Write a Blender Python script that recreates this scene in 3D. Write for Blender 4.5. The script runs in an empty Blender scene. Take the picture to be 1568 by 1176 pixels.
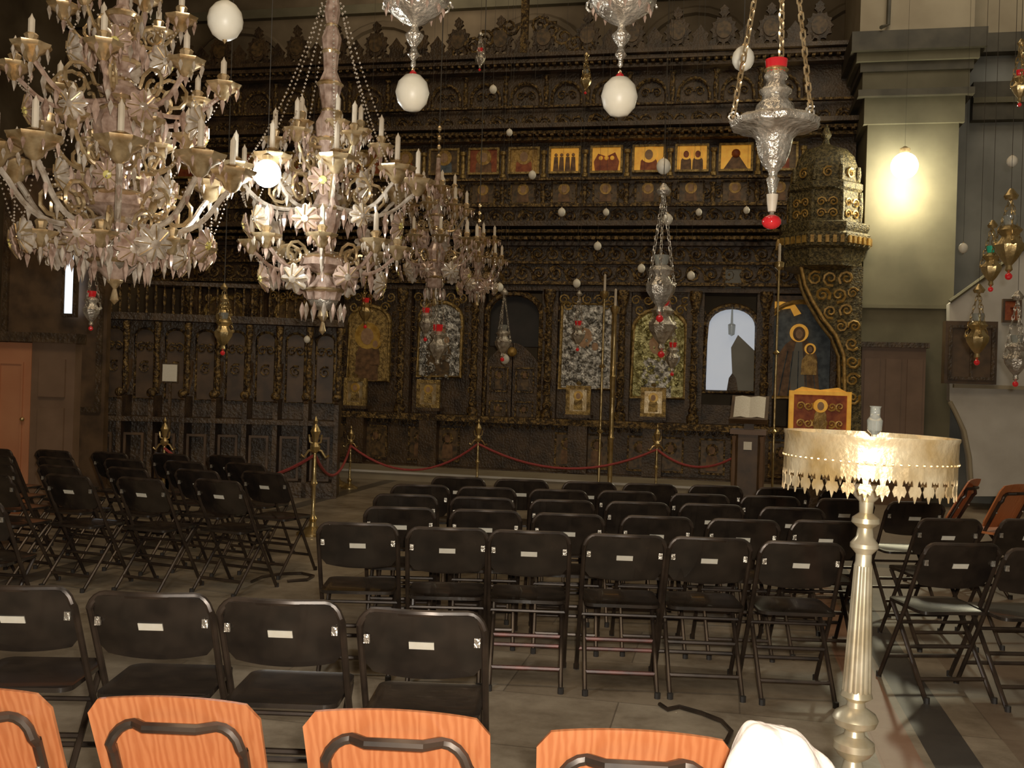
import bpy, math, random
from math import sin, cos, pi, radians, sqrt
from mathutils import Matrix, Vector
random.seed(7)
R=random.random
scene=bpy.context.scene
# ---------------------------------------------------------------- camera frame (measured on a 1568-wide copy of the photo)
F=1524.0; CH=1.53; RO=radians(1.8); CR,SR=cos(RO),sin(RO)
YAW=radians(12); CY,SY=cos(YAW),sin(YAW)
def P(px,py,d):
    dx=px-784; dy=588-py
    return Vector(((dx*CR-dy*SR)/F*d, d, CH+(dx*SR+dy*CR)/F*d))
def FL(px,py):
    dx=px-784; dy=588-py
    d=-CH*F/(dx*SR+dy*CR); return Vector(((dx*CR-dy*SR)/F*d,d,0))
def L(px,py,v=0.0):
    dx=px-784; dy=588-py
    rx=(dx*CR-dy*SR)/F; rz=(dx*SR+dy*CR)/F
    t=(16*CY+v)/(rx*SY+CY)
    x=t*rx; y=t-16
    return (x*CY-y*SY, CH+t*rz)
def L2W(u,v,z):
    return Vector((u*CY+v*SY, 16-u*SY+v*CY, z))
# ---------------------------------------------------------------- materials
def mat(name,c1,c2=None,rough=0.5,metal=0.0,scale=8.0,bump=0.0,bscale=None,emit=None,es=0.0,trans=0.0,lo=0.35,hi=0.65,tex='noise',coat=0.0,alpha=1.0,detail=4):
    m=bpy.data.materials.new(name); m.use_nodes=True
    n=m.node_tree.nodes; l=m.node_tree.links; b=n['Principled BSDF']
    b.inputs['Roughness'].default_value=rough; b.inputs['Metallic'].default_value=metal
    b.inputs['Base Color'].default_value=(*c1,1)
    b.inputs['Transmission Weight'].default_value=trans
    b.inputs['Coat Weight'].default_value=coat
    b.inputs['Alpha'].default_value=alpha
    tc=n.new('ShaderNodeTexCoord')
    if c2:
        if tex=='wave':
            t=n.new('ShaderNodeTexWave'); t.inputs['Scale'].default_value=scale; t.inputs['Distortion'].default_value=7; t.inputs['Detail'].default_value=3; t.inputs['Detail Scale'].default_value=2; out=t.outputs['Fac']
            mp=n.new('ShaderNodeMapping'); mp.inputs['Scale'].default_value=(6,1,1); l.new(tc.outputs['Object'],mp.inputs['Vector']); l.new(mp.outputs['Vector'],t.inputs['Vector'])
        else:
            t=n.new('ShaderNodeTexNoise'); t.inputs['Scale'].default_value=scale; t.inputs['Detail'].default_value=detail; out=t.outputs['Fac']
            l.new(tc.outputs['Object'],t.inputs['Vector'])
        r=n.new('ShaderNodeValToRGB'); r.color_ramp.elements[0].position=lo; r.color_ramp.elements[1].position=hi
        r.color_ramp.elements[0].color=(*c1,1); r.color_ramp.elements[1].color=(*c2,1)
        l.new(out,r.inputs['Fac']); l.new(r.outputs['Color'],b.inputs['Base Color'])
    if bump:
        t2=n.new('ShaderNodeTexNoise'); t2.inputs['Scale'].default_value=bscale or scale*2; t2.inputs['Detail'].default_value=3
        l.new(tc.outputs['Object'],t2.inputs['Vector'])
        bp=n.new('ShaderNodeBump'); bp.inputs['Strength'].default_value=bump; bp.inputs['Distance'].default_value=0.03
        l.new(t2.outputs['Fac'],bp.inputs['Height']); l.new(bp.outputs['Normal'],b.inputs['Normal'])
    if emit:
        b.inputs['Emission Color'].default_value=(*emit,1); b.inputs['Emission Strength'].default_value=es
    return m
M={}
M['darkwood']=mat('dark_walnut',(0.036,0.022,0.012),(0.10,0.060,0.029),0.42,scale=5,bump=0.5,bscale=30)
M['carved']=mat('carved_gilt_wood',(0.045,0.027,0.012),(0.36,0.22,0.07),0.38,0.35,scale=22,bump=0.8,bscale=45,lo=0.44,hi=0.70)
M['gilt']=mat('old_gilt',(0.16,0.10,0.035),(0.58,0.38,0.12),0.34,0.5,scale=18,bump=0.5,bscale=60)
M['gold']=mat('icon_gold',(0.5,0.26,0.045),(0.9,0.55,0.12),0.4,0.3,scale=9,bump=0.2)
M['goldlit']=mat('leaf_gold_glow',(0.66,0.27,0.02),(1.0,0.56,0.07),0.5,0.1,scale=9,emit=(0.95,0.40,0.04),es=0.26)  # gold leaf with emission added, so brightly lit icons glow by themselves
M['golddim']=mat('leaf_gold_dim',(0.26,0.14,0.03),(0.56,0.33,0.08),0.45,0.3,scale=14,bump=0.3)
M['olivegilt']=mat('olive_gilt',(0.05,0.040,0.018),(0.22,0.165,0.065),0.45,0.3,scale=26,bump=0.9,bscale=50,lo=0.42,hi=0.66)
M['silver']=mat('silver_riza',(0.14,0.13,0.11),(0.95,0.92,0.84),0.3,0.7,scale=14,bump=1.0,bscale=28,lo=0.40,hi=0.66,detail=6)
M['silvergold']=mat('gilt_riza',(0.22,0.19,0.06),(0.9,0.85,0.40),0.3,0.6,scale=13,bump=1.0,bscale=26,lo=0.4,hi=0.66,detail=6)
M['robeblue']=mat('robe_blue',(0.045,0.06,0.075),(0.12,0.15,0.17),0.6,scale=12)
M['robered']=mat('robe_red',(0.22,0.035,0.012),(0.44,0.11,0.03),0.6,scale=12)
M['robebrown']=mat('robe_brown',(0.09,0.045,0.02),(0.24,0.12,0.05),0.6,scale=12)
M['skin']=mat('painted_skin',(0.36,0.20,0.10),(0.50,0.29,0.15),0.6,scale=20)
M['icondark']=mat('icon_dark',(0.045,0.03,0.016),(0.17,0.10,0.04),0.5,scale=15)
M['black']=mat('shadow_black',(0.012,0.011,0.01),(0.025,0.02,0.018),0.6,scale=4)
M['chairblack']=mat('chair_black_lacquer',(0.010,0.008,0.007),(0.028,0.02,0.015),0.25,scale=7,coat=0.3)
M['tube']=mat('chair_tube',(0.025,0.018,0.014),(0.06,0.04,0.028),0.33,0.4,scale=9)
M['tubered']=mat('chair_tube_worn',(0.20,0.055,0.04),(0.06,0.03,0.025),0.4,0.2,scale=9)
M['wire']=mat('dark_wire',(0.03,0.026,0.02),(0.05,0.04,0.03),0.6,scale=9)
M['label']=mat('label_white',(0.85,0.78,0.62),(0.9,0.84,0.7),0.5,scale=50)
M['orange']=mat('orange_plywood',(0.50,0.135,0.042),(0.62,0.20,0.07),0.38,scale=3.0,tex='wave',coat=0.25,lo=0.0,hi=1.0)
M['brass']=mat('brass',(0.42,0.29,0.11),(0.72,0.54,0.26),0.27,0.85,scale=10,bump=0.12,bscale=30)
M['brasspale']=mat('brass_pale',(0.50,0.32,0.12),(0.84,0.68,0.42),0.34,0.55,scale=11,bump=0.15,bscale=40,lo=0.3,hi=0.7)
M['columnm']=mat('stand_column_metal',(0.52,0.42,0.25),(0.78,0.69,0.49),0.3,0.7,scale=14)
M['silverm']=mat('lamp_silver',(0.36,0.30,0.23),(0.85,0.78,0.66),0.25,0.75,scale=20,bump=0.4,bscale=60)
M['crystal']=mat('chandelier_glass',(0.40,0.30,0.21),(0.86,0.74,0.60),0.12,0.1,scale=24,trans=0.35,coat=0.5)
M['crystalp']=mat('chandelier_pink_glass',(0.34,0.20,0.14),(0.75,0.53,0.41),0.15,0.1,scale=24,trans=0.3,coat=0.5)
M['chmetal']=mat('chandelier_brass',(0.34,0.21,0.085),(0.68,0.50,0.27),0.25,0.65,scale=20)
M['medal']=mat('medallion_yellow',(0.50,0.40,0.07),(0.75,0.64,0.2),0.3,scale=20)
M['candle']=mat('candle_white',(0.55,0.45,0.33),(0.70,0.60,0.46),0.5,scale=10)
M['egg']=mat('ostrich_egg',(0.72,0.64,0.48),(0.86,0.80,0.66),0.4,scale=6)
M['redglass']=mat('red_glass',(0.34,0.01,0.015),(0.60,0.015,0.02),0.08,scale=5,coat=1.0,emit=(0.8,0.01,0.01),es=0.12)
M['glass']=mat('clear_glass',(0.55,0.56,0.50),None,0.08,trans=0.7,coat=0.5)
M['bulb']=mat('bulb',(1,1,0.9),None,0.3,emit=(1,0.95,0.68),es=40)
M['bulbw']=mat('bulb_white',(1,1,1),None,0.3,emit=(0.95,1,0.98),es=40)
M['rope']=mat('red_rope',(0.28,0.03,0.03),(0.40,0.06,0.05),0.8,scale=60)
M['pier']=mat('pier_plaster',(0.088,0.076,0.044),(0.14,0.122,0.073),0.8,scale=1.6,bump=0.1)
M['plaster']=mat('blue_grey_plaster',(0.17,0.168,0.15),(0.26,0.255,0.225),0.8,scale=1.4,bump=0.1)
M['cream']=mat('cream_plaster',(0.30,0.24,0.155),(0.40,0.33,0.22),0.8,scale=1.5,bump=0.1)
M['upper']=mat('old_upper_wall',(0.085,0.060,0.034),(0.19,0.14,0.085),0.85,scale=0.9,bump=0.2)
M['white']=mat('whitewash',(0.50,0.46,0.40),(0.64,0.60,0.53),0.8,scale=2)
M['whiteblue']=mat('whitewash_blue_glow',(0.62,0.66,0.70),(0.72,0.76,0.78),0.8,scale=2,emit=(0.8,0.88,1),es=0.30)  # weak emission stands for the lit room beyond the arch
M['dktrim']=mat('dark_moulding',(0.036,0.030,0.018),(0.068,0.057,0.036),0.6,scale=4)
M['brownpanel']=mat('brown_panel',(0.14,0.08,0.045),(0.19,0.11,0.065),0.5,scale=3)
M['salmon']=mat('salmon_door',(0.42,0.15,0.065),(0.50,0.20,0.09),0.55,scale=2)
M['brownwood']=mat('stall_brown',(0.055,0.032,0.017),(0.12,0.068,0.033),0.5,scale=5)
M['page']=mat('book_page',(0.7,0.63,0.5),(0.8,0.74,0.62),0.7,scale=60)
M['cloth']=mat('white_cloth',(0.72,0.57,0.48),(0.82,0.72,0.64),0.8,scale=6,bump=0.3,bscale=24)
M['win']=mat('window_light',(0.8,0.85,0.9),None,0.4,emit=(0.8,0.9,1),es=1.2)
M['green']=mat('green_glass',(0.02,0.35,0.2),(0.03,0.5,0.3),0.1,scale=5,coat=1)
MK=list(M.keys())
# ---------------------------------------------------------------- mesh builder
class MB:
    def __init__(s): s.v=[]; s.f=[]; s.m=[]; s.T=Matrix.Identity(4)
    def add(s,vs,fs,k):
        o=len(s.v); T=s.T
        s.v.extend([tuple(T@Vector(p)) for p in vs])
        for f in fs: s.f.append(tuple(i+o for i in f)); s.m.append(k)
    def box(s,c,d,k,T=None,bev=0):
        x,y,z=c; a,b,e=d[0]/2,d[1]/2,d[2]/2
        if bev:
            g=bev
            ring=[(-a+g,-b),(a-g,-b),(a,-b+g),(a,b-g),(a-g,b),(-a+g,b),(-a,b-g),(-a,-b+g)]
            vs=[(x+p,y+q,z-e) for p,q in ring]+[(x+p,y+q,z+e) for p,q in ring]
            fs=[tuple(range(7,-1,-1)),tuple(range(8,16))]+[(i,(i+1)%8,8+(i+1)%8,8+i) for i in range(8)]
        else:
            vs=[(x+i*a,y+j*b,z+h*e) for h in(-1,1) for j in(-1,1) for i in(-1,1)]
            fs=[(0,2,3,1),(4,5,7,6),(0,1,5,4),(1,3,7,5),(3,2,6,7),(2,0,4,6)]
        if T: vs=[tuple(T@Vector(p)) for p in vs]
        s.add(vs,fs,k)
    def lathe(s,prof,k,o=(0,0,0),seg=16,rf=None,sx=1,sy=1,T=None,rot=0):
        vs=[];fs=[];n=len(prof)
        for (r,z) in prof:
            for i in range(seg):
                a=2*pi*i/seg+rot; rr=r*(rf(a,z) if rf else 1)
                vs.append((o[0]+rr*cos(a)*sx,o[1]+rr*sin(a)*sy,o[2]+z))
        for j in range(n-1):
            for i in range(seg):
                i2=(i+1)%seg
                fs.append((j*seg+i,j*seg+i2,(j+1)*seg+i2,(j+1)*seg+i))
        if prof[0][0]>1e-4: fs.append(tuple(range(seg-1,-1,-1)))
        if prof[-1][0]>1e-4: fs.append(tuple(range((n-1)*seg,n*seg)))
        if T: vs=[tuple(T@Vector(p)) for p in vs]
        s.add(vs,fs,k)
    def ball(s,c,r,k,seg=12,sz=1.0,rings=7):
        s.lathe([(r*sin(pi*i/rings) if 0<i<rings else 0.0001,-r*cos(pi*i/rings)*sz) for i in range(rings+1)],k,c,seg)
    def tube(s,pts,r,k,seg=6,closed=False):
        pts=[Vector(p) for p in pts]; n=len(pts); vs=[];fs=[]
        up=Vector((0.13,0.31,0.94)).normalized(); prev=None
        for i in range(n):
            if closed: t=pts[(i+1)%n]-pts[i-1]
            else: t=pts[min(i+1,n-1)]-pts[max(i-1,0)]
            if t.length<1e-9: t=Vector((0,0,1))
            t.normalize()
            a=prev if prev is not None else (up if abs(t.dot(up))<0.95 else Vector((1,0,0)))
            a=(a-t*a.dot(t)); 
            if a.length<1e-6: a=t.orthogonal()
            a.normalize(); prev=a; b=t.cross(a)
            rr=r(i/(n-1)) if callable(r) else r
            for j in range(seg):
                q=2*pi*j/seg; vs.append(tuple(pts[i]+a*cos(q)*rr+b*sin(q)*rr))
        m=n if closed else n-1
        for i in range(m):
            i2=(i+1)%n
            for j in range(seg):
                j2=(j+1)%seg
                fs.append((i*seg+j,i*seg+j2,i2*seg+j2,i2*seg+j))
        if not closed: fs.append(tuple(range(seg-1,-1,-1))); fs.append(tuple(range((n-1)*seg,n*seg)))
        s.add(vs,fs,k)
    def prism(s,poly,y0,y1,k):
        n=len(poly)
        ar=sum(poly[i][0]*poly[(i+1)%n][1]-poly[(i+1)%n][0]*poly[i][1] for i in range(n))
        if ar<0: poly=poly[::-1]
        vs=[(p[0],y0,p[1]) for p in poly]+[(p[0],y1,p[1]) for p in poly]
        fs=[tuple(range(n)),tuple(range(2*n-1,n-1,-1))]+[((i+1)%n,i,n+i,n+(i+1)%n) for i in range(n)]
        s.add(vs,fs,k)
    def frame(s,u,z,w,h,y,t,dep,k):
        s.box((u-w/2-t/2,y,z),(t,dep,h+2*t),k); s.box((u+w/2+t/2,y,z),(t,dep,h+2*t),k)
        s.box((u,y,z+h/2+t/2),(w,dep,t),k); s.box((u,y,z-h/2-t/2),(w,dep,t),k)
    def spiral(s,u,z,r,y,k,d=1,ph=0,th=0.16):
        pts=[]
        for i in range(13):
            q=i/12; a=ph+d*q*1.5*2*pi; rr=r*(1-q*0.85)
            pts.append((u+rr*cos(a),y,z+rr*sin(a)))
        s.tube(pts,lambda q:r*th*(1-0.4*q),k,4)
    def build(s,name,parent=None,smooth=True,loc=None,rz=0,link=True):
        me=bpy.data.meshes.new(name); me.from_pydata(s.v,[],s.f)
        used=sorted(set(s.m),key=MK.index)
        for k in used: me.materials.append(M[k])
        me.polygons.foreach_set('material_index',[used.index(k) for k in s.m])
        me.validate(); me.update()
        if smooth:
            me.polygons.foreach_set('use_smooth',[True]*len(me.polygons))
            try: me.set_sharp_from_angle(angle=radians(38))
            except Exception: pass
        if not link: return me
        ob=bpy.data.objects.new(name,me); scene.collection.objects.link(ob)
        if loc is not None: ob.location=loc
        ob.rotation_euler=(0,0,rz)
        if parent: ob.parent=parent
        return ob
def inst(name,me,loc,rz=0,sc=1):
    ob=bpy.data.objects.new(name,me); scene.collection.objects.link(ob)
    ob.location=loc; ob.rotation_euler=(0,0,rz); ob.scale=(sc,sc,sc); return ob
WO=Vector((0,16,0))
def wbuild(mb,name): return mb.build(name,loc=WO,rz=-YAW)
CEIL=10.5
# ---------------------------------------------------------------- camera
cam=bpy.data.cameras.new('camera'); co=bpy.data.objects.new('camera',cam); scene.collection.objects.link(co)
cam.sensor_width=36; cam.lens=36*F/1568; cam.clip_end=100
co.matrix_world=Matrix(((CR,-SR,0,0),(0,0,-1,0),(SR,CR,0,CH),(0,0,0,1)))
scene.camera=co
# ---------------------------------------------------------------- room shell
fm=bpy.data.materials.new('stone_floor'); fm.use_nodes=True
n=fm.node_tree.nodes; l=fm.node_tree.links; b=n['Principled BSDF']; b.inputs['Roughness'].default_value=0.40
tc=n.new('ShaderNodeTexCoord'); br=n.new('ShaderNodeTexBrick'); br.inputs['Scale'].default_value=1.0
br.inputs['Brick Width'].default_value=1.15; br.inputs['Row Height'].default_value=0.72; br.inputs['Mortar Size'].default_value=0.004
br.inputs['Color1'].default_value=(0.27,0.22,0.16,1); br.inputs['Color2'].default_value=(0.35,0.30,0.23,1); br.inputs['Mortar'].default_value=(0.17,0.14,0.105,1)
l.new(tc.outputs['Object'],br.inputs['Vector'])
nz=n.new('ShaderNodeTexNoise'); nz.inputs['Scale'].default_value=1.7; nz.inputs['Detail'].default_value=10; nz.inputs['Roughness'].default_value=0.72; l.new(tc.outputs['Object'],nz.inputs['Vector'])
r=n.new('ShaderNodeValToRGB'); r.color_ramp.elements[0].position=0.34; r.color_ramp.elements[1].position=0.62
r.color_ramp.elements[0].color=(0.38,0.33,0.28,1); r.color_ramp.elements[1].color=(1.1,1.05,1,1); l.new(nz.outputs['Fac'],r.inputs['Fac'])
mx=n.new('ShaderNodeMixRGB'); mx.blend_type='MULTIPLY'; mx.inputs['Fac'].default_value=1; l.new(br.outputs['Color'],mx.inputs['Color1']); l.new(r.outputs['Color'],mx.inputs['Color2'])
sep=n.new('ShaderNodeSeparateXYZ'); l.new(tc.outputs['Object'],sep.inputs['Vector'])
def band(axis,c,w,prev,col,fac=0.9):
    cm=n.new('ShaderNodeMath'); cm.operation='COMPARE'; cm.inputs[1].default_value=c; cm.inputs[2].default_value=w
    l.new(sep.outputs[axis],cm.inputs[0])
    f2=n.new('ShaderNodeMath'); f2.operation='MULTIPLY'; f2.inputs[1].default_value=fac; l.new(cm.outputs[0],f2.inputs[0])
    k=n.new('ShaderNodeMixRGB'); l.new(f2.outputs[0],k.inputs['Fac']); l.new(prev,k.inputs['Color1']); k.inputs['Color2'].default_value=(*col,1); return k.outputs['Color']
o=band(0,6.5,1.9,mx.outputs['Color'],(0.15,0.095,0.062),0.6)
o=band(0,4.33,0.10,o,(0.03,0.028,0.028))
o=band(0,4.10,0.09,o,(0.34,0.14,0.08),0.6)
o=band(0,-1.6,0.10,o,(0.05,0.045,0.04),0.8)
o=band(1,-6.2,0.09,o,(0.05,0.045,0.04),0.7)
l.new(o,b.inputs['Base Color'])
bp=n.new('ShaderNodeBump'); bp.inputs['Strength'].default_value=0.35; bp.inputs['Distance'].default_value=0.012; l.new(nz.outputs['Fac'],bp.inputs['Height']); l.new(bp.outputs['Normal'],b.inputs['Normal'])
M['floor']=fm; MK.append('floor')
m=MB(); m.box((0,-9,-0.1),(24,26,0.2),'floor'); wbuild(m,'floor')
m=MB(); m.box((0,-9,CEIL+0.1),(24,26,0.2),'upper')
for i in range(7): m.box((0,-20+i*3.6,CEIL-0.12),(23.4,0.25,0.24),'darkwood')
wbuild(m,'ceiling')
m=MB(); m.box((0,3.6,CEIL/2),(24,0.3,CEIL),'upper')
for i in range(-3,4):
    u=i*3.1-0.5; pts=[(u-1.1,5.2)]+[(u-1.1*cos(a*pi/14),7.6+1.1*sin(a*pi/14)) for a in range(15)]+[(u+1.1,5.2)]
    m.tube([(p[0],3.43,p[1]) for p in pts],0.09,'upper',6)
m.box((0,3.4,9.0),(23,0.2,0.18),'pier')
wbuild(m,'wall_back')
m=MB(); m.box((-11,-9,CEIL/2),(0.3,26,CEIL),'upper'); wbuild(m,'wall_left')
m=MB(); m.box((11,-9,CEIL/2),(0.3,26,CEIL),'plaster'); wbuild(m,'wall_right')
# ---------------------------------------------------------------- right-hand pier and walls
ul=L(1322,400,-0.7)[0]; ur=L(1462,400,-0.7)[0]; PT=CEIL-0.26
m=MB()
m.box(((ul+ur)/2,0.3,PT/2),(ur-ul,2.0,PT),'pier')
def zz(py,px=1400,v=-0.7): return L(px,py,v)[1]
for y0,y1,pr,k in((55,84,0.28,'dktrim'),(84,98,0.2,'pier'),(98,112,0.14,'dktrim'),(112,140,0.10,'pier'),(140,150,0.16,'dktrim'),(150,190,0.06,'pier')):
    z1,z0=zz(y0),zz(y1); m.box(((ul+ur)/2,0.3-pr/2,(z0+z1)/2),(ur-ul+2*pr,2.0+pr,z1-z0),k)
z1=zz(55); m.box(((ul+ur)/2,0.25,(z1+PT)/2),(ur-ul+0.3,2.0,PT-z1),'cream')
m.box(((ul+ur)/2,-0.72,zz(470)),(ur-ul+0.05,0.06,0.05),'pier')
m.box(((ul+ur)/2,-0.71,0.15),(ur-ul+0.1,0.1,0.3),'dktrim')
m.tube([(ul+0.25,-0.80,PT),(ul+0.22,-0.80,zz(40)),(ul+0.1,-1.02,zz(52))],0.03,'dktrim',6)
wbuild(m,'stone_pier')
m=MB(); m.box(((ur+10.8)/2,0.2,PT/2),(10.8-ur,0.3,PT),'plaster')
zc=zz(84,1520,0);zd=zz(55,1520,0); m.box(((ur+10.8)/2,-0.02,(zc+zd)/2),(10.8-ur,0.25,zd-zc),'dktrim')
m.box(((ur+10.8)/2,0.0,(PT+zd)/2),(10.8-ur,0.22,PT-zd),'cream')
z1,z0=zz(128,1530,0),zz(186,1530,0); m.box((ur+1.6,-0.02,(z0+z1)/2),(2.6,0.2,z1-z0),'dktrim')
m.box((ur+1.6,-0.06,(z0+z1)/2),(2.6,0.2,0.08),'pier')
wbuild(m,'wall_back_right')
def lp(pts,v): return [L(a,b_,v) for a,b_ in pts]
m=MB()
m.prism(lp([(1466,455),(1568,380),(1640,350),(1640,760),(1488,760),(1484,700),(1476,660),(1466,630)],-0.95),-0.95,-0.72,'white')
m.prism(lp([(1454,465),(1466,455),(1466,630),(1462,622),(1454,612)],-0.95),-0.95,-0.75,'white')
m.tube([(p[0],-0.97,p[1]) for p in lp([(1454,462),(1568,380),(1640,350)],-0.95)],0.03,'pier',6)
m.tube([(p[0],-0.97,p[1]) for p in lp([(1488,760),(1484,700),(1476,660),(1462,630),(1454,615)],-0.95)],0.03,'cream',6)
a=L(1500,592,-0.95); m.box((a[0]+0.5,-1.0,a[1]),(1.7,0.12,0.05),'cream')
wbuild(m,'whitewashed_stair_wall')
m=MB()
c=L(1486,540,-1.15); m.box((c[0],-1.08,c[1]),(0.66,0.2,0.85),'brownwood'); m.frame(c[0],c[1],0.5,0.66,-1.2,0.04,0.05,'darkwood'); m.box((c[0],-1.19,c[1]),(0.03,0.03,0.66),'darkwood')
wbuild(m,'wall_cabinet')
m=MB(); c=L(1549,476,-1.0); m.box((c[0],-1.0,c[1]),(0.18,0.03,0.26),'robered'); m.frame(c[0],c[1],0.18,0.26,-1.0,0.03,0.06,'brownwood')
m.lathe([(0.0001,0),(0.03,0)],'gold',(c[0],-1.03,c[1]+.04),8); wbuild(m,'framed_icon')
m=MB()
a,b2=L(1322,530,-1.05),L(1416,700,-1.05)
w=b2[0]-a[0]; h=a[1]
m.box(((a[0]+b2[0])/2,-0.84,h/2),(w,0.16,h),'brownpanel')
for i in range(3): m.box((a[0]+w*(i+0.5)/3,-0.93,h*0.55),(w/3-0.08,0.03,h*0.75),'brownpanel')
m.box(((a[0]+b2[0])/2,-0.88,h+0.03),(w+0.06,0.26,0.07),'darkwood')
wbuild(m,'wood_wainscot')
# ---------------------------------------------------------------- iconostasis
ico=bpy.data.objects.new('iconostasis',None); scene.collection.objects.link(ico); ico.location=WO; ico.rotation_euler=(0,0,-YAW)
UL=-6.6; UR=ul-0.03; UC=(UL+UR)/2; UW=UR-UL
bayc=[330,440,557,667,782,895,1008,1120]; 
bu=[L(p,520,0)[0] for p in bayc]; 
def Z(y): return CH+(588-y)/95.25
m=MB()
m.box((UC,0.35,0.5),(UW,0.5,1.0),'darkwood')
m.box((UC,0.05,0.08),(UW,0.3,0.16),'darkwood'); m.box((UC,0.06,0.95),(UW,0.34,0.10),'carved')
m.box((UC,0.45,Z(395)),(UW,0.5,Z(345)-Z(440)),'darkwood')
m.box((UC,0.5,(Z(345)+Z(200))/2),(UW,0.4,Z(200)-Z(345)),'darkwood')
m.box((UC,0.5,(Z(200)+Z(92))/2),(UW,0.4,Z(92)-Z(200)),'darkwood')
for zc_,hh,pr in ((Z(440),0.07,0.10),(Z(432),0.05,0.18),(Z(400),0.04,0.12),(Z(372),0.06,0.18),(Z(364),0.05,0.28),(Z(356),0.05,0.4),(Z(346),0.08,0.5),
                 (Z(312),0.05,0.1),(Z(272),0.04,0.12),(Z(212),0.05,0.2),(Z(205),0.05,0.32),(Z(197),0.07,0.42),(Z(160),0.035,0.1),(Z(105),0.06,0.2),(Z(97),0.06,0.34),(Z(90),0.06,0.42)):
    m.box((UC,0.22-pr/2,zc_),(UW,pr,hh),'carved' if hh<0.055 else 'darkwood')
k=int(UW/0.12)
for i in range(k):
    u=UL+0.06+i*0.12
    m.box((u,-0.06,Z(366)),(0.055,0.2,0.05),'carved'); m.box((u,0.0,Z(208)),(0.05,0.2,0.045),'carved'); m.box((u,0.0,Z(101)),(0.05,0.2,0.045),'carved')
m.build('structure',ico)
m=MB()
def frieze(zc_,r,y,k,gap=2.1):
    u=UL+r; d=1
    while u<UR-r*1.2:
        m.spiral(u,zc_,r,y,k,d,pi/2 if d>0 else -pi/2,0.2); m.ball((u,y,zc_),r*0.22,k,6,1,4)
        m.tube([(u+r*0.1,y,zc_+d*r),(u+r*0.9,y,zc_+d*r*0.6),(u+r*gap*0.98,y,zc_-d*r)],r*0.13,k,4)
        u+=r*gap; d=-d
frieze(Z(416),0.13,0.17,'carved'); frieze(Z(386),0.12,0.17,'carved'); frieze(Z(328),0.12,0.26,'carved'); frieze(Z(292),0.10,0.28,'carved')
frieze(Z(182),0.13,0.28,'carved'); frieze(0.86,0.05,0.08,'carved')
m.build('carved_friezes',ico)
m=MB()
step=L(1002,240,0)[0]-L(936,240,0)[0]; u=L(1127,240,0)[0]+step*1.0; ups=[]
while u>UL+0.3: ups.append(u); u-=step
for u in ups:
    m.lathe([(0.05,0),(0.05,0.05),(0.028,0.07),(0.036,0.2),(0.028,0.36),(0.05,0.38),(0.05,0.43)],'gilt',(u+step/2,0.2,Z(268)),8)
    m.lathe([(0.055,0),(0.03,0.05),(0.045,0.15),(0.03,0.28),(0.06,0.33)],'carved',(u+step/2,0.2,Z(310)),8)
    z0=Z(155); rr=step*0.36
    m.tube([(u-rr,0.24,z0)]+[(u-rr*cos(a*pi/8),0.24,z0+0.12+rr*sin(a*pi/8)) for a in range(9)]+[(u+rr,0.24,z0)],0.028,'carved',5)
    m.spiral(u-0.09,z0+0.16,0.08,0.27,'carved',1,0,0.22); m.spiral(u+0.09,z0+0.16,0.08,0.27,'carved',-1,pi,0.22)
    m.lathe([(0.05,0),(0.028,0.05),(0.045,0.25),(0.028,0.45),(0.06,0.5)],'carved',(u+step/2,0.22,z0-0.03),8)
m.build('upper_arcade',ico)
m=MB()
def figure(m,u,z,w,h,y,robe,halo='gold',skin='skin',two=False):
    for s_ in ((-0.2,0.2) if two else (0,)):
        q=0.62 if two else 1; c=u+s_*w
        m.prism([(c-0.30*w*q,z-h/2),(c-0.28*w*q,z-0.05*h),(c-0.16*w*q,z+0.14*h),(c+0.16*w*q,z+0.14*h),(c+0.28*w*q,z-0.05*h),(c+0.30*w*q,z-h/2)],y-0.012,y,robe)
        hr=0.16*w*q+0.04*h
        m.prism([(c+hr*1.5*cos(a*pi/8),z+0.24*h+hr*1.5*sin(a*pi/8)) for a in range(16)],y-0.016,y,halo)
        m.prism([(c+hr*0.75*cos(a*pi/6),z+0.23*h+hr*0.95*sin(a*pi/6)) for a in range(12)],y-0.022,y,skin)
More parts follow.
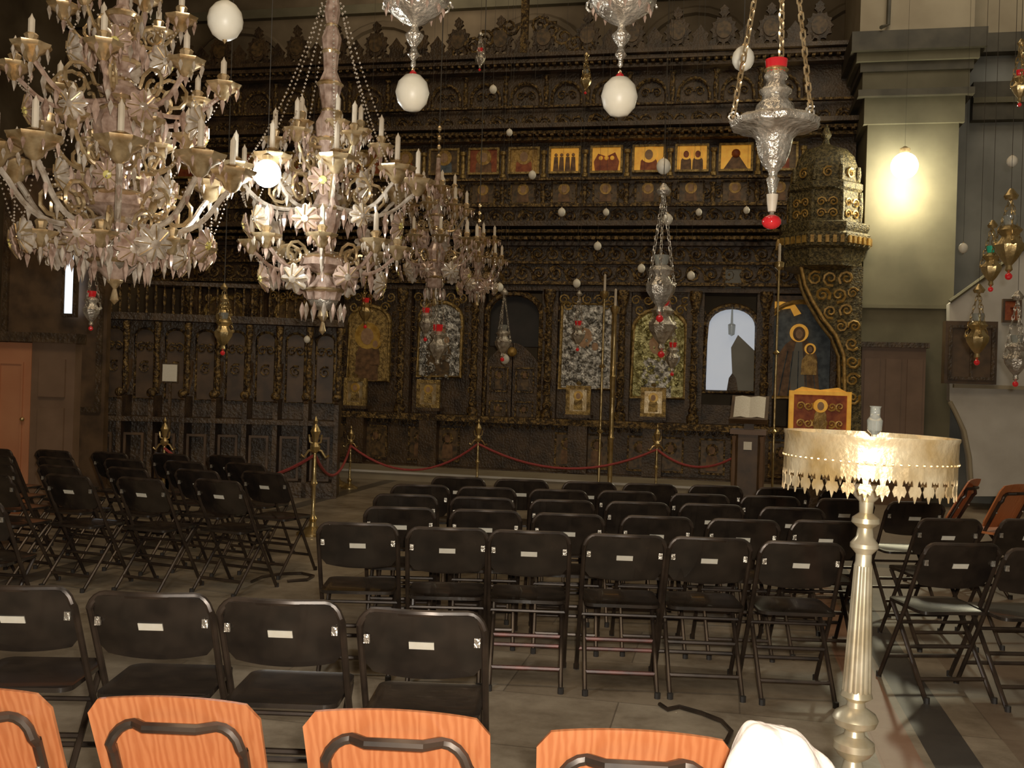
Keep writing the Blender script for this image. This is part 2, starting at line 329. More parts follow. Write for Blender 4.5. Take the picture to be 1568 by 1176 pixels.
for i,u in enumerate(ups):
    zi=(Z(219)+Z(262))/2; h=Z(219)-Z(262)-0.08; w=step-0.22
    lit = 0<i<=5  # this stretch's brighter light is put into the gold material
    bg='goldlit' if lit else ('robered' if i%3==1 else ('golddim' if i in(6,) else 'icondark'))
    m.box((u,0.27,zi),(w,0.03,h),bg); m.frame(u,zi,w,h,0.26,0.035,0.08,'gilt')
    if i==2:
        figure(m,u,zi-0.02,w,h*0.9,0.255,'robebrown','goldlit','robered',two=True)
    elif i==4:
        m.prism([(u-w*0.45,zi-h*0.1),(u-w*0.3,zi+h*0.25),(u,zi+h*0.12),(u+w*0.3,zi+h*0.3),(u+w*0.45,zi-h*0.1),(u+w*0.4,zi-h*0.48),(u-w*0.4,zi-h*0.48)],0.245,0.255,'robered')
        for q in(-0.2,0,0.2): m.ball((u+q*w,0.24,zi+0.02),0.035,'goldlit',8)
    elif i==5:
        for q in(-0.32,-0.12,0.1,0.3): m.prism([(u+q*w-0.045,zi-h*0.48),(u+q*w-0.03,zi+0.05),(u+q*w+0.03,zi+0.05),(u+q*w+0.045,zi-h*0.48)],0.245,0.255,('robered','robebrown')[int(q*10)%2]); m.ball((u+q*w,0.24,zi+0.08),0.028,'skin',8)
    elif i==1:
        m.ball((u,0.25,zi+0.06),0.07,'robered',10,1,5); m.prism([(u-w*0.4,zi-h*0.48),(u-0.05,zi+0.02),(u+0.05,zi+0.02),(u+w*0.4,zi-h*0.48)],0.245,0.255,'robebrown')
    else: 
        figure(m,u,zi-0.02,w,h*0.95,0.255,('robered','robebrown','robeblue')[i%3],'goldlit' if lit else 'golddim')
    zi=(Z(273)+Z(310))/2; m.box((u,0.28,zi),(w*0.8,0.03,0.3),'icondark'); figure(m,u,zi,w*0.7,0.28,0.265,'robebrown','golddim'); m.frame(u,zi,w*0.8,0.3,0.27,0.03,0.05,'carved')
m.build('upper_icons',ico)
m=MB()
edges=[(bu[i]+bu[i+1])/2 for i in range(len(bu)-1)]; edges=[bu[0]-0.58]+edges+[L(1172,520,0)[0],UR-0.16]
zt=Z(442); zb=1.0
for u in edges:
    m.box((u,0.32,(zt+zb)/2),(0.26,0.3,zt-zb),'darkwood')
    pr=[(0.09,0),(0.09,0.1),(0.06,0.14),(0.07,0.2),(0.05,0.26),(0.062,0.6),(0.075,0.62),(0.058,0.66),(0.052,1.3),(0.048,1.62),(0.07,1.66),(0.05,1.7),(0.095,1.9),(0.10,2.0)]
    m.lathe([(r_,z_*(zt-zb)/2.0) for r_,z_ in pr],'carved',(u,0.1,zb),12,rf=lambda a,z:1+0.09*sin(4*a+z*14))
    for j in range(9): m.spiral(u+(-1)**j*0.02,zb+0.2+j*0.22,0.07,0.03,'carved',(-1)**j,j,0.2)
m.build('main_columns',ico)
m=MB()
def archpoly(u,z0,z1,w,n_=12):
    r_=w/2; zs=z1-r_*0.8
    return [(u-r_,z0)]+[(u+r_,z0)]+[(u+r_*cos(pi*i/n_),zs+r_*0.8*sin(pi*i/n_)) for i in range(n_+1)]
def bigicon(i,w,z0,z1,bg,robe,halo,fr='gilt',arch=True,child=True,skin='skin'):
    u=bu[i]; m.box((u,0.36,(zt+zb)/2),(0.95,0.06,zt-zb),'darkwood')
    poly=archpoly(u,z0,z1,w) if arch else [(u-w/2,z0),(u+w/2,z0),(u+w/2,z1),(u-w/2,z1)]
    m.prism(poly,0.27,0.33,bg)
    m.tube([(p[0],0.26,p[1]) for p in poly],0.035,fr,6,True)
    figure(m,u-0.03,(z0+z1)/2-0.12,w*0.95,(z1-z0)*0.82,0.26,robe,halo,skin)
    if child: figure(m,u+w*0.17,(z0+z1)/2-0.12,w*0.36,(z1-z0)*0.38,0.245,robe if robe!='robeblue' else 'robered',halo,skin)
    for j in range(int((z1-z0)/0.17)):
        for s_ in(-1,1): m.spiral(u+s_*(w/2+0.09),z0+0.1+j*0.17,0.06,0.24,'carved',s_,j,0.22)
    for s_ in (-1,1): m.spiral(u+s_*w*0.38,z1-0.02,0.09,0.22,'gilt',s_,0,0.2)
bigicon(0,0.7,1.3,2.9,'icondark','robebrown','golddim')
bigicon(1,0.7,1.3,2.9,'icondark','robered','golddim')
bigicon(2,0.72,Z(590),Z(470),'gilt','robebrown','gold')
bigicon(3,0.74,Z(580),Z(462),'silver','icondark','silver',child=True)
bigicon(5,0.84,Z(592),Z(462),'silver','silver','silver',arch=False)
bigicon(6,0.84,Z(602),Z(468),'silvergold','silver','silvergold')
for i,kk in((3,'silver'),(5,'silver'),(6,'silvergold')):
    for j in range(110):
        a=bu[i]+(R()-.5)*0.72; z_=Z(585)+R()*1.12; m.ball((a,0.255,z_),0.012+R()*0.028,kk,6,1,4)
    for j in range(14): m.spiral(bu[i]+(R()-.5)*0.6,Z(580)+R()*1.05,0.05+R()*0.05,0.235,kk,1 if R()>.5 else -1,R()*6,0.22)
for i in(2,3,5,6,1):
    for j in range(5): m.spiral(bu[i]+(j-2)*0.19,zt-0.14,0.085,0.2,'gilt',(-1)**j,j,0.2)
m.build('main_icons',ico)
m=MB(); u=bu[4]
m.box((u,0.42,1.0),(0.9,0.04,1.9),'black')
for s_ in(-1,1):
    pl=[(u+s_*0.01,0.15),(u+s_*0.42,0.15),(u+s_*0.42,1.9)]+[(u+s_*(0.42-0.41*q/6),1.9+0.3*sin(q/6*pi/2)) for q in range(1,7)]
    m.prism(pl,0.2,0.26,'darkwood')
    for zc_ in(0.5,1.05,1.6): m.frame(u+s_*0.215,zc_,0.26,0.36,0.19,0.025,0.04,'carved'); figure(m,u+s_*0.215,zc_,0.22,0.32,0.19,'icondark','carved','robebrown')
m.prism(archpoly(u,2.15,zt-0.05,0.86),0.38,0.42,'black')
m.tube([(p[0],0.2,p[1]) for p in archpoly(u,0.15,zt-0.05,0.92)],0.05,'carved',6,True)
m.ball((u,0.14,2.05),0.08,'golddim'); 
m.build('royal_doors',ico)
m=MB(); u=bu[7]; w=0.80
z0=Z(590); z1=Z(462)
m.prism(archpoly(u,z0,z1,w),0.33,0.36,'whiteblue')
m.tube([(p[0],0.26,p[1]) for p in archpoly(u,z0,z1,w)],0.05,'carved',6,True)
m.prism([(u+0.40,z0),(u+0.40,z0+0.62),(u+0.1,z0+0.9),(u-0.0,z0+0.7),(u+0.05,z0)],0.30,0.33,'plaster')  # diagonal shade across the opening, laid in as a grey sheet
m.prism([(u-0.05,z0),(u-0.02,z0+0.22),(u+0.03,z0+0.3),(u+0.09,z0+0.22),(u+0.13,z0)],0.26,0.33,'darkwood')
m.lathe([(0.0001,-0.18),(0.05,-0.15),(0.06,0),(0.02,0.03),(0.012,0.28)],'glass',(u+0.0,0.2,z0+1.05),10)
m.box((u,0.36,zb+0.1),(0.95,0.06,0.4),'darkwood')
m.frame(u,Z(432)+0.1,0.24,0.3,0.16,0.04,0.05,'carved'); m.box((u,0.17,Z(432)+0.1),(0.24,0.03,0.3),'plaster')
for j in range(8):
    for s_ in(-1,1): m.spiral(u+s_*0.46,z0+0.1+j*0.16,0.06,0.24,'carved',s_,j,0.22)
m.build('side_door',ico)
# large icon of the Virgin and Child beneath a gilt half-arch
m=MB(); u=L(1228,520,-0.1)[0]
z0=Z(600)+0.05; z1=Z(445)
m.box((u,0.33,(z0+z1)/2),(1.0,0.06,z1-z0),'icondark')
m.prism(archpoly(u,z0,z1-0.1,0.98),0.27,0.31,'robeblue')
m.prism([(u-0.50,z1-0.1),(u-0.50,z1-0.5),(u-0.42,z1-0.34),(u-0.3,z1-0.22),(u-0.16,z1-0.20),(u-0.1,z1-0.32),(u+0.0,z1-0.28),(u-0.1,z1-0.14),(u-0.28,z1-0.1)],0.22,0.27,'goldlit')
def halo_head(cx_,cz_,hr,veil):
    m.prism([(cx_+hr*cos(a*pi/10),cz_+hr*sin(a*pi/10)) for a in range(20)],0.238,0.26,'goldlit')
    m.prism([(cx_+hr*0.66*cos(a*pi/10),cz_-hr*0.10+hr*0.80*sin(a*pi/10)) for a in range(20)],0.230,0.26,veil)
    m.prism([(cx_+hr*0.38*cos(a*pi/8),cz_-hr*0.12+hr*0.52*sin(a*pi/8)) for a in range(16)],0.222,0.26,'skin')
# mother: veil, shoulders and long robe with fold lines
mu=u-0.02
m.prism([(mu-0.36,z0),(mu-0.34,z0+0.40),(mu-0.30,z0+0.66),(mu-0.20,z0+0.82),(mu-0.10,z0+0.90),(mu+0.10,z0+0.90),(mu+0.20,z0+0.82),(mu+0.28,z0+0.62),(mu+0.30,z0+0.34),(mu+0.34,z0)],0.245,0.27,'robebrown')
m.prism([(mu-0.10,z0),(mu-0.12,z0+0.5),(mu-0.04,z0+0.86),(mu+0.05,z0+0.86),(mu+0.08,z0+0.5),(mu+0.12,z0)],0.238,0.27,'plaster')
halo_head(mu,z0+1.0,0.14,'robebrown')
for q in range(5): m.tube([(mu-0.28+q*0.14,0.236,z0+0.02),(mu-0.22+q*0.11,0.236,z0+0.4),(mu-0.16+q*0.08,0.236,z0+0.72)],0.008,'robeblue',4)
# child on her arm
m.prism([(mu+0.04,z0+0.36),(mu+0.05,z0+0.58),(mu+0.12,z0+0.68),(mu+0.22,z0+0.68),(mu+0.28,z0+0.56),(mu+0.27,z0+0.36)],0.228,0.27,'golddim')
halo_head(mu+0.17,z0+0.76,0.085,'robebrown')
m.tube([(p[0],0.22,p[1]) for p in archpoly(u,z0,z1-0.1,1.0)],0.04,'golddim',6,True)
m.build('virgin_icon',ico)
m=MB()
for i,u in enumerate(bu+[L(1228,520,0)[0]]):
    if i==4: continue
    for s_ in(-0.24,0.24):
        m.frame(u+s_,0.5,0.34,0.5,0.09,0.03,0.05,'carved'); m.box((u+s_,0.095,0.5),(0.34,0.03,0.5),'icondark')
        figure(m,u+s_,0.5,0.3,0.44,0.075,'robebrown' if i%2 else 'icondark','carved','robebrown')
m.build('base_panels',ico)
m=MB(); zc_=Z(88)
u=UL+0.4; i=0
def leaf(m,u,z,w,h,k,lean=0):
    pts=[]
    for q in range(11):
        t=q/10; pts.append((u+lean*t*h+ w*sin(pi*min(1,t*1.02))**0.8*(0.5+0.12*sin(t*20)),z+t*h))
    for q in range(9,-1,-1):
        t=q/10; pts.append((u+lean*t*h- w*sin(pi*min(1,t*1.02))**0.8*(0.5+0.12*sin(t*20)),z+t*h))
    m.prism(pts,0.3,0.36,k)
while u<UR-0.4:
    if i%2==0:
        m.box((u,0.33,zc_+0.12),(0.05,0.05,0.26),'darkwood')
        m.prism([(u+(0.19+0.025*cos(a*6*pi/9))*cos(a*pi/18),zc_+0.42+(0.21+0.025*cos(a*6*pi/9))*sin(a*pi/18)) for a in range(36)],0.3,0.36,'darkwood')
        m.prism([(u+0.12*cos(a*pi/8),zc_+0.42+0.14*sin(a*pi/8)) for a in range(16)],0.28,0.36,'icondark'); leaf(m,u,zc_+0.6,0.14,0.22,'darkwood')
    else:
        leaf(m,u,zc_,0.26,0.52,'darkwood'); leaf(m,u-0.12,zc_,0.16,0.34,'darkwood',-0.4); leaf(m,u+0.12,zc_,0.16,0.34,'darkwood',0.4)
    m.spiral(u+0.17,zc_+0.1,0.09,0.33,'darkwood',1,0,0.25)
    u+=0.36; i+=1
u=bu[4]
m.box((u,0.33,zc_+0.9),(0.12,0.08,1.8),'carved'); m.box((u,0.33,zc_+1.3),(0.8,0.08,0.12),'carved')
for s_ in(-1,1):
    for j in range(5): m.spiral(u+s_*(0.25+j*0.2),zc_+0.62-j*0.1,0.16,0.31,'carved',s_,j,0.2)
m.build('cresting',ico)
m=MB()
for px,py in((543,600),(655,603),(885,613),(1000,616)):
    u,z_=L(px,py,-0.15); m.box((u,-0.1,z_),(0.27,0.04,0.34),'brasspale'); figure(m,u,z_,0.24,0.3,-0.12,'gilt','gold'); m.frame(u,z_,0.27,0.34,-0.11,0.06,0.07,'gilt')
    m.box((u,-0.02,z_-0.25),(0.42,0.3,0.05),'darkwood'); m.box((u,0.0,(z_-0.27)/2),(0.3,0.2,z_-0.27),'darkwood')
    m.lathe([(0.03,0),(0.045,0.03),(0.02,0.06)],'brass',(u,-0.12,z_+0.24),8)
m.build('ledge_icons',ico)
m=MB(); m.box((UC,-0.45,0.07),(UW,1.3,0.14),'cream'); m.box((UC,-1.12,0.125),(UW,0.06,0.03),'white'); m.build('soleas_step',ico)
# ---------------------------------------------------------------- bishop's throne with dome
u,z_=L(1256,500,-0.75); 
m=MB(); T8=pi/8
def zt8(y): return L(1258,y,-0.75)[1]
body=[(0.40,zt8(418)),(0.56,zt8(412)),(0.56,zt8(405)),(0.60,zt8(398)),(0.60,zt8(388)),(0.66,zt8(384)),(0.67,zt8(366)),(0.62,zt8(362)),(0.65,zt8(356)),(0.65,zt8(349)),
 (0.52,zt8(345)),(0.50,zt8(300)),(0.54,zt8(296)),(0.54,zt8(288)),(0.47,zt8(284)),(0.46,zt8(262)),(0.41,zt8(245)),(0.30,zt8(232)),(0.14,zt8(226)),(0.06,zt8(222)),(0.04,zt8(214)),(0.08,zt8(208)),(0.06,zt8(203)),(0.001,zt8(190))]
m.lathe(body,'olivegilt',(0,0,0),8,rot=T8)
for i in range(8):
    a=T8+i*pi/4; 
    for zz0,zz1,rr in((zt8(345),zt8(300),0.51),(zt8(284),zt8(262),0.47)):
        m.tube([(rr*cos(a),rr*sin(a),zz0),(rr*cos(a),rr*sin(a),(zz0+zz1)/2),(rr*cos(a),rr*sin(a),zz1)],lambda q:0.03+0.012*sin(q*pi),'olivegilt',8)
    am=i*pi/4; old=m.T; m.T=Matrix.Rotation(am+pi/2,4,'Z')
    for zq in(zt8(335),zt8(318)): m.spiral(-0.08,zq,0.07,-0.49,'golddim',1,0,0.22); m.spiral(0.08,zq,0.07,-0.49,'golddim',-1,pi,0.22)
    m.spiral(0,zt8(273),0.08,-0.45,'golddim',1,1,0.22)
    for q in range(5): m.box((-0.2+q*0.1,-0.62,zt8(375)),(0.05,0.05,0.1),'golddim')
    m.T=old
def tp(px,py): q=L(px,py,-0.75); return (q[0]-u,q[1])
for yy in(-0.30,0.34):
    pts=[tp(a_,b_) for a_,b_ in((1224,412),(1314,412),(1314,640))]; pts.append((pts[2][0],0.0)); q0=tp(1290,640); pts.append((q0[0],0.0))
    pts+= [q0]+[tp(a_,b_) for a_,b_ in((1288,545),(1276,515),(1258,492),(1240,462),(1230,440))]
    m.prism(pts,yy-0.03,yy+0.03,'olivegilt')
    m.tube([(p_[0],yy-0.04,p_[1]) for p_ in pts[5:]+pts[:1]],0.025,'golddim',6)
    for a_,b_,r_ in((1245,430,0.11),(1268,430,0.11),(1292,430,0.11),(1256,455,0.11),(1280,455,0.11),(1301,452,0.08),(1268,480,0.10),(1292,478,0.10),(1284,502,0.09),(1304,502,0.09),(1300,528,0.10),(1301,555,0.10),(1301,582,0.10),(1301,609,0.10)):
        q_=tp(a_,b_); m.spiral(q_[0],q_[1],r_,yy-0.04,'golddim',1 if (a_+b_)%2 else -1,a_,0.2)
xr=tp(1312,500)[0]
m.box((xr,0.02,zt8(412)/2),(0.05,0.66,zt8(412)),'olivegilt')
m.box((xr-0.3,0.02,0.5),(0.6,0.6,0.06),'darkwood'); m.box((xr-0.58,0.02,0.27),(0.05,0.6,0.5),'darkwood'); m.box((xr-0.3,0.02,0.03),(0.64,0.66,0.06),'darkwood')
m.build('bishops_throne_canopy',loc=L2W(u,-0.75,0),rz=-YAW)
# ---------------------------------------------------------------- lectern with book, icon stand
m=MB()
d=12.6; c=P(1146,690,d)
m.box((0,0,0.06),(0.5,0.42,0.12),'brownwood',bev=0.05); m.box((0,0,0.55),(0.34,0.3,0.9),'brownwood',bev=0.05)
for s_ in(-1,1):
    for t_ in(-1,1): m.lathe([(0.03,0),(0.02,0.1),(0.032,0.4),(0.02,0.75),(0.035,0.85)],'brownpanel',(s_*0.17,t_*0.15,0.12),8)
m.box((0,0,1.02),(0.44,0.4,0.06),'brownpanel')
T=Matrix.Translation((0,0.0,1.30))@Matrix.Rotation(radians(46),4,'X')
m.box((0,0,0),(0.46,0.45,0.04),'brownwood',T); m.box((0,-0.21,0.04),(0.46,0.03,0.05),'brownwood',T); m.box((0,0,1.13),(0.12,0.12,0.24),'brownwood')
for s_ in(-1,1):
    m.add([tuple(T@Vector(p)) for p in ((0,-0.17,0.03),(s_*0.1,-0.17,0.055),(s_*0.19,-0.17,0.035),(s_*0.19,0.19,0.035),(s_*0.1,0.19,0.055),(0,0.19,0.03))],[(0,1,4,5),(1,2,3,4)],'page')
m.box((0,-0.16,0.85),(0.1,0.02,0.1),'label')
m.build('wooden_lectern',loc=(c[0],d,0),rz=-0.3)
m=MB(); d=11.6; c=P(1253,640,d); hz=P(1253,597,d)[2]; lz=P(1253,668,d)[2]
m.box((0,0,lz/2),(0.5,0.36,lz),'darkwood',bev=0.04); m.frame(0,lz/2,0.36,lz*0.7,-0.19,0.03,0.03,'carved')
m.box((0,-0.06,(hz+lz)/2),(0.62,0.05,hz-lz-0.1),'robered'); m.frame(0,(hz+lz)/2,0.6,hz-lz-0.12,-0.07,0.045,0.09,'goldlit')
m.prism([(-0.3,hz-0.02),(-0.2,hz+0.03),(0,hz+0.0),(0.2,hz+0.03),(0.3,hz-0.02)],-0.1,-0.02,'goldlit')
for q in range(12): m.spiral(-0.22+0.088*(q%6),lz+0.15+0.2*(q//6),0.05,-0.1,'gold',(-1)**q,q,0.25)
figure(m,0,(hz+lz)/2,0.24,0.36,-0.11,'golddim','goldlit')
m.build('icon_stand',loc=(c[0],d,0),rz=-0.12)
# ---------------------------------------------------------------- left side: door, stalls, window
m=MB(); d=10.5
a=P(-60,522,d); b2=P(46,710,d); 
m.box(((a[0]+b2[0])/2,0,a[2]/2),(b2[0]-a[0],0.08,a[2]),'salmon'); 
for q in range(2): m.frame((a[0]+b2[0])/2-0.18+q*0.36,a[2]*0.5,0.22,a[2]*0.75,-0.05,0.02,0.02,'salmon')
m.ball((b2[0]-0.06,-0.08,1.0),0.025,'brass')
wl=P(112,710,d)[0]-b2[0]
m.box((b2[0]+wl/2,0.05,a[2]/2+0.03),(wl,0.16,a[2]+0.06),'brownpanel')
m.box((b2[0]+wl*0.5,-0.04,a[2]*0.8),(wl*0.6,0.05,a[2]*0.22),'brownpanel'); m.box((b2[0]+wl*0.5,-0.04,a[2]*0.35),(wl*0.6,0.05,a[2]*0.55),'brownpanel')
m.box(((a[0]+b2[0]+wl)/2,0,a[2]+0.06),(b2[0]+wl-a[0]+0.1,0.25,0.1),'darkwood')
m.build('door_1',loc=(0,d,0))
m=MB()
x0=P(112,600,12)[0]; x1=P(500,600,12)[0]; W=x1-x0
m.box((W/2,0.25,1.1),(W,0.08,2.2),'darkwood'); m.box((W/2,0.12,2.24),(W+0.1,0.4,0.09),'darkwood'); m.box((W/2,-0.02,0.95),(W,0.5,0.06),'darkwood'); m.box((W/2,0.0,0.1),(W,0.5,0.2),'darkwood')
nst=8
for i in range(nst+1):
    x=W*i/nst
    # scrolled armrest divider
    m.box((x,0.0,0.62),(0.06,0.5,1.24),'darkwood'); m.ball((x,-0.24,1.28),0.06,'carved',10)
    m.tube([(x,-0.26,1.2),(x,-0.16,1.3),(x,0.0,1.28),(x,0.16,1.45),(x,0.2,1.7)],0.03,'brownwood',6)
    m.lathe([(0.04,0),(0.025,0.06),(0.045,0.25),(0.025,0.5),(0.035,0.62),(0.05,0.9)],'carved',(x,-0.02,1.28),10)
    if i<nst:
        xc=x+W/nst/2; ww=W/nst
        m.prism(archpoly(xc,1.2,2.1,ww-0.16),0.17,0.2,'brownwood'); m.tube([(p[0],0.16,p[1]) for p in archpoly(xc,1.2,2.1,ww-0.14)],0.018,'carved',5,True)
        m.spiral(xc-ww*0.13,1.86,0.07,0.15,'carved',1,0,0.22); m.spiral(xc+ww*0.13,1.86,0.07,0.15,'carved',-1,pi,0.22); m.spiral(xc,1.6,0.08,0.15,'carved',1,1,0.2)
        m.frame(xc,0.5,ww-0.2,0.5,-0.26,0.03,0.03,'brownwood')
k=int(W/0.11)
for i in range(k): m.lathe([(0.018,0),(0.012,0.08),(0.022,0.2),(0.012,0.34),(0.022,0.38)],'carved',(0.05+i*0.11,0.05,2.28),6)
m.box((W/2,0.05,2.68),(W,0.08,0.05),'darkwood')
m.build('choir_stalls',loc=(x0,12.6,0),rz=0.10)
m=MB(); c=P(260,571,11.8); m.box((0,0,0),(0.17,0.01,0.2),'label'); m.box((0,0.03,-0.7),(0.03,0.03,1.6),'darkwood'); m.box((0,0.02,0),(0.2,0.02,0.23),'darkwood'); m.lathe([(0.15,0),(0.14,0.02),(0.02,0.05)],'darkwood',(0,0.03,-c[2]),12); m.box((0,0.03,-c[2]+0.4),(0.03,0.03,0.75),'darkwood')
m.build('notice_stand',loc=c)
m=MB(); c=P(108,420,12.0); m.box((0,0,0),(0.10,0.05,0.95),'win'); m.frame(0,0,0.10,0.95,0,0.04,0.08,'darkwood'); 
m.box((-0.25,0.2,-0.2),(1.3,0.12,3.0),'brownwood'); m.frame(-0.25,-0.2,1.1,2.8,0.12,0.06,0.06,'darkwood')
m.box((-0.25,0.2,-1.7-(c[2]-1.7)/2),(1.3,0.14,c[2]-1.7),'brownwood')
m.build('window_1',loc=c)
# ---------------------------------------------------------------- stanchions, ropes, tall candle poles
m=MB()
m.lathe([(0.15,0),(0.15,0.02),(0.10,0.05),(0.04,0.08),(0.03,0.12),(0.045,0.15),(0.018,0.19),(0.016,0.45),(0.035,0.48),(0.018,0.52),(0.016,0.76),(0.045,0.79),(0.05,0.82),(0.02,0.86),(0.035,0.92),(0.05,0.96),(0.03,1.0),(0.012,1.03),(0.02,1.06),(0.001,1.1)],'brass',(0,0,0),14)
for s_ in(-1,1):
    m.tube([(0,0,0.8),(s_*0.06,0,0.78),(s_*0.10,0,0.72),(s_*0.13,0,0.74)],0.012,'brass',6)
    m.tube([(0,0,0.84),(s_*0.05,0,0.86),(s_*0.06,0,0.93)],0.01,'brass',6)
sm=m.build('rope_stanchion',link=False)
sp=[P(253,640,11.0),P(484,640,9.7),P(733,650,13.6),P(1007,655,13.6),P(538,650,13.9)]
for p,sc in zip(sp,(0.95,1.05,0.95,0.95,0.8)): inst('rope_stanchion',sm,(p[0],p[1],0),0,sc)
m=MB()
def rope(a,b_,za,zb_,sag):
    pts=[]
    for i in range(15):
        t=i/14; pts.append((a[0]+(b_[0]-a[0])*t,a[1]+(b_[1]-a[1])*t,za+(zb_-za)*t-4*sag*t*(1-t)))
    m.tube(pts,0.016,'rope',6)
rope(sp[0],sp[1],0.70,0.78,0.3); rope(sp[1],sp[4],0.78,0.6,0.3); rope(sp[4],sp[2],0.6,0.7,0.35); rope(sp[2],sp[3],0.7,0.7,0.3); rope(sp[3],P(1130,700,13.0),0.7,0.7,0.2)
m.build('barrier_rope')
def pole(name,px,top,d,w=0.02):
    p=P(px,600,d); h=P(px,top,d)[2]
    m=MB(); m.lathe([(0.16,0),(0.16,0.03),(0.06,0.08),(0.03,0.15),(w,0.2),(w,h*0.3),(0.05,h*0.3+0.03),(w,h*0.3+0.06),(w,h*0.62),(0.05,h*0.62+0.03),(w,h*0.62+0.06),(w*0.9,h-0.12),(0.06,h-0.08),(0.07,h-0.02),(0.03,h)],'brass',(0,0,0),12)
    m.lathe([(0.018,h),(0.018,h+0.22),(0.001,h+0.24)],'candle',(0,0,0),8); m.build(name,loc=(p[0],d,0))
pole('standing_candlestick',938,468,13.8,0.032); pole('standing_candlestick',921,445,14.1,0.018); pole('standing_candlestick',520,500,14.2,0.018)
pole('standing_candlestick',1187,400,13.2,0.016)
# cable lying on the floor
m=MB(); m.tube([(*FL(a_,b_)[:2],0.012) for a_,b_ in((1010,1082),(1022,1090),(1040,1086),(1075,1096),(1105,1108),(1120,1124),(1112,1140),(1080,1150))],0.011,'tube',6)
m.tube([(*FL(a_,b_)[:2],0.012) for a_,b_ in((385,893),(400,886),(430,881),(462,880),(480,884),(470,890),(440,892))],0.011,'tube',6)
m.build('floor_cable')
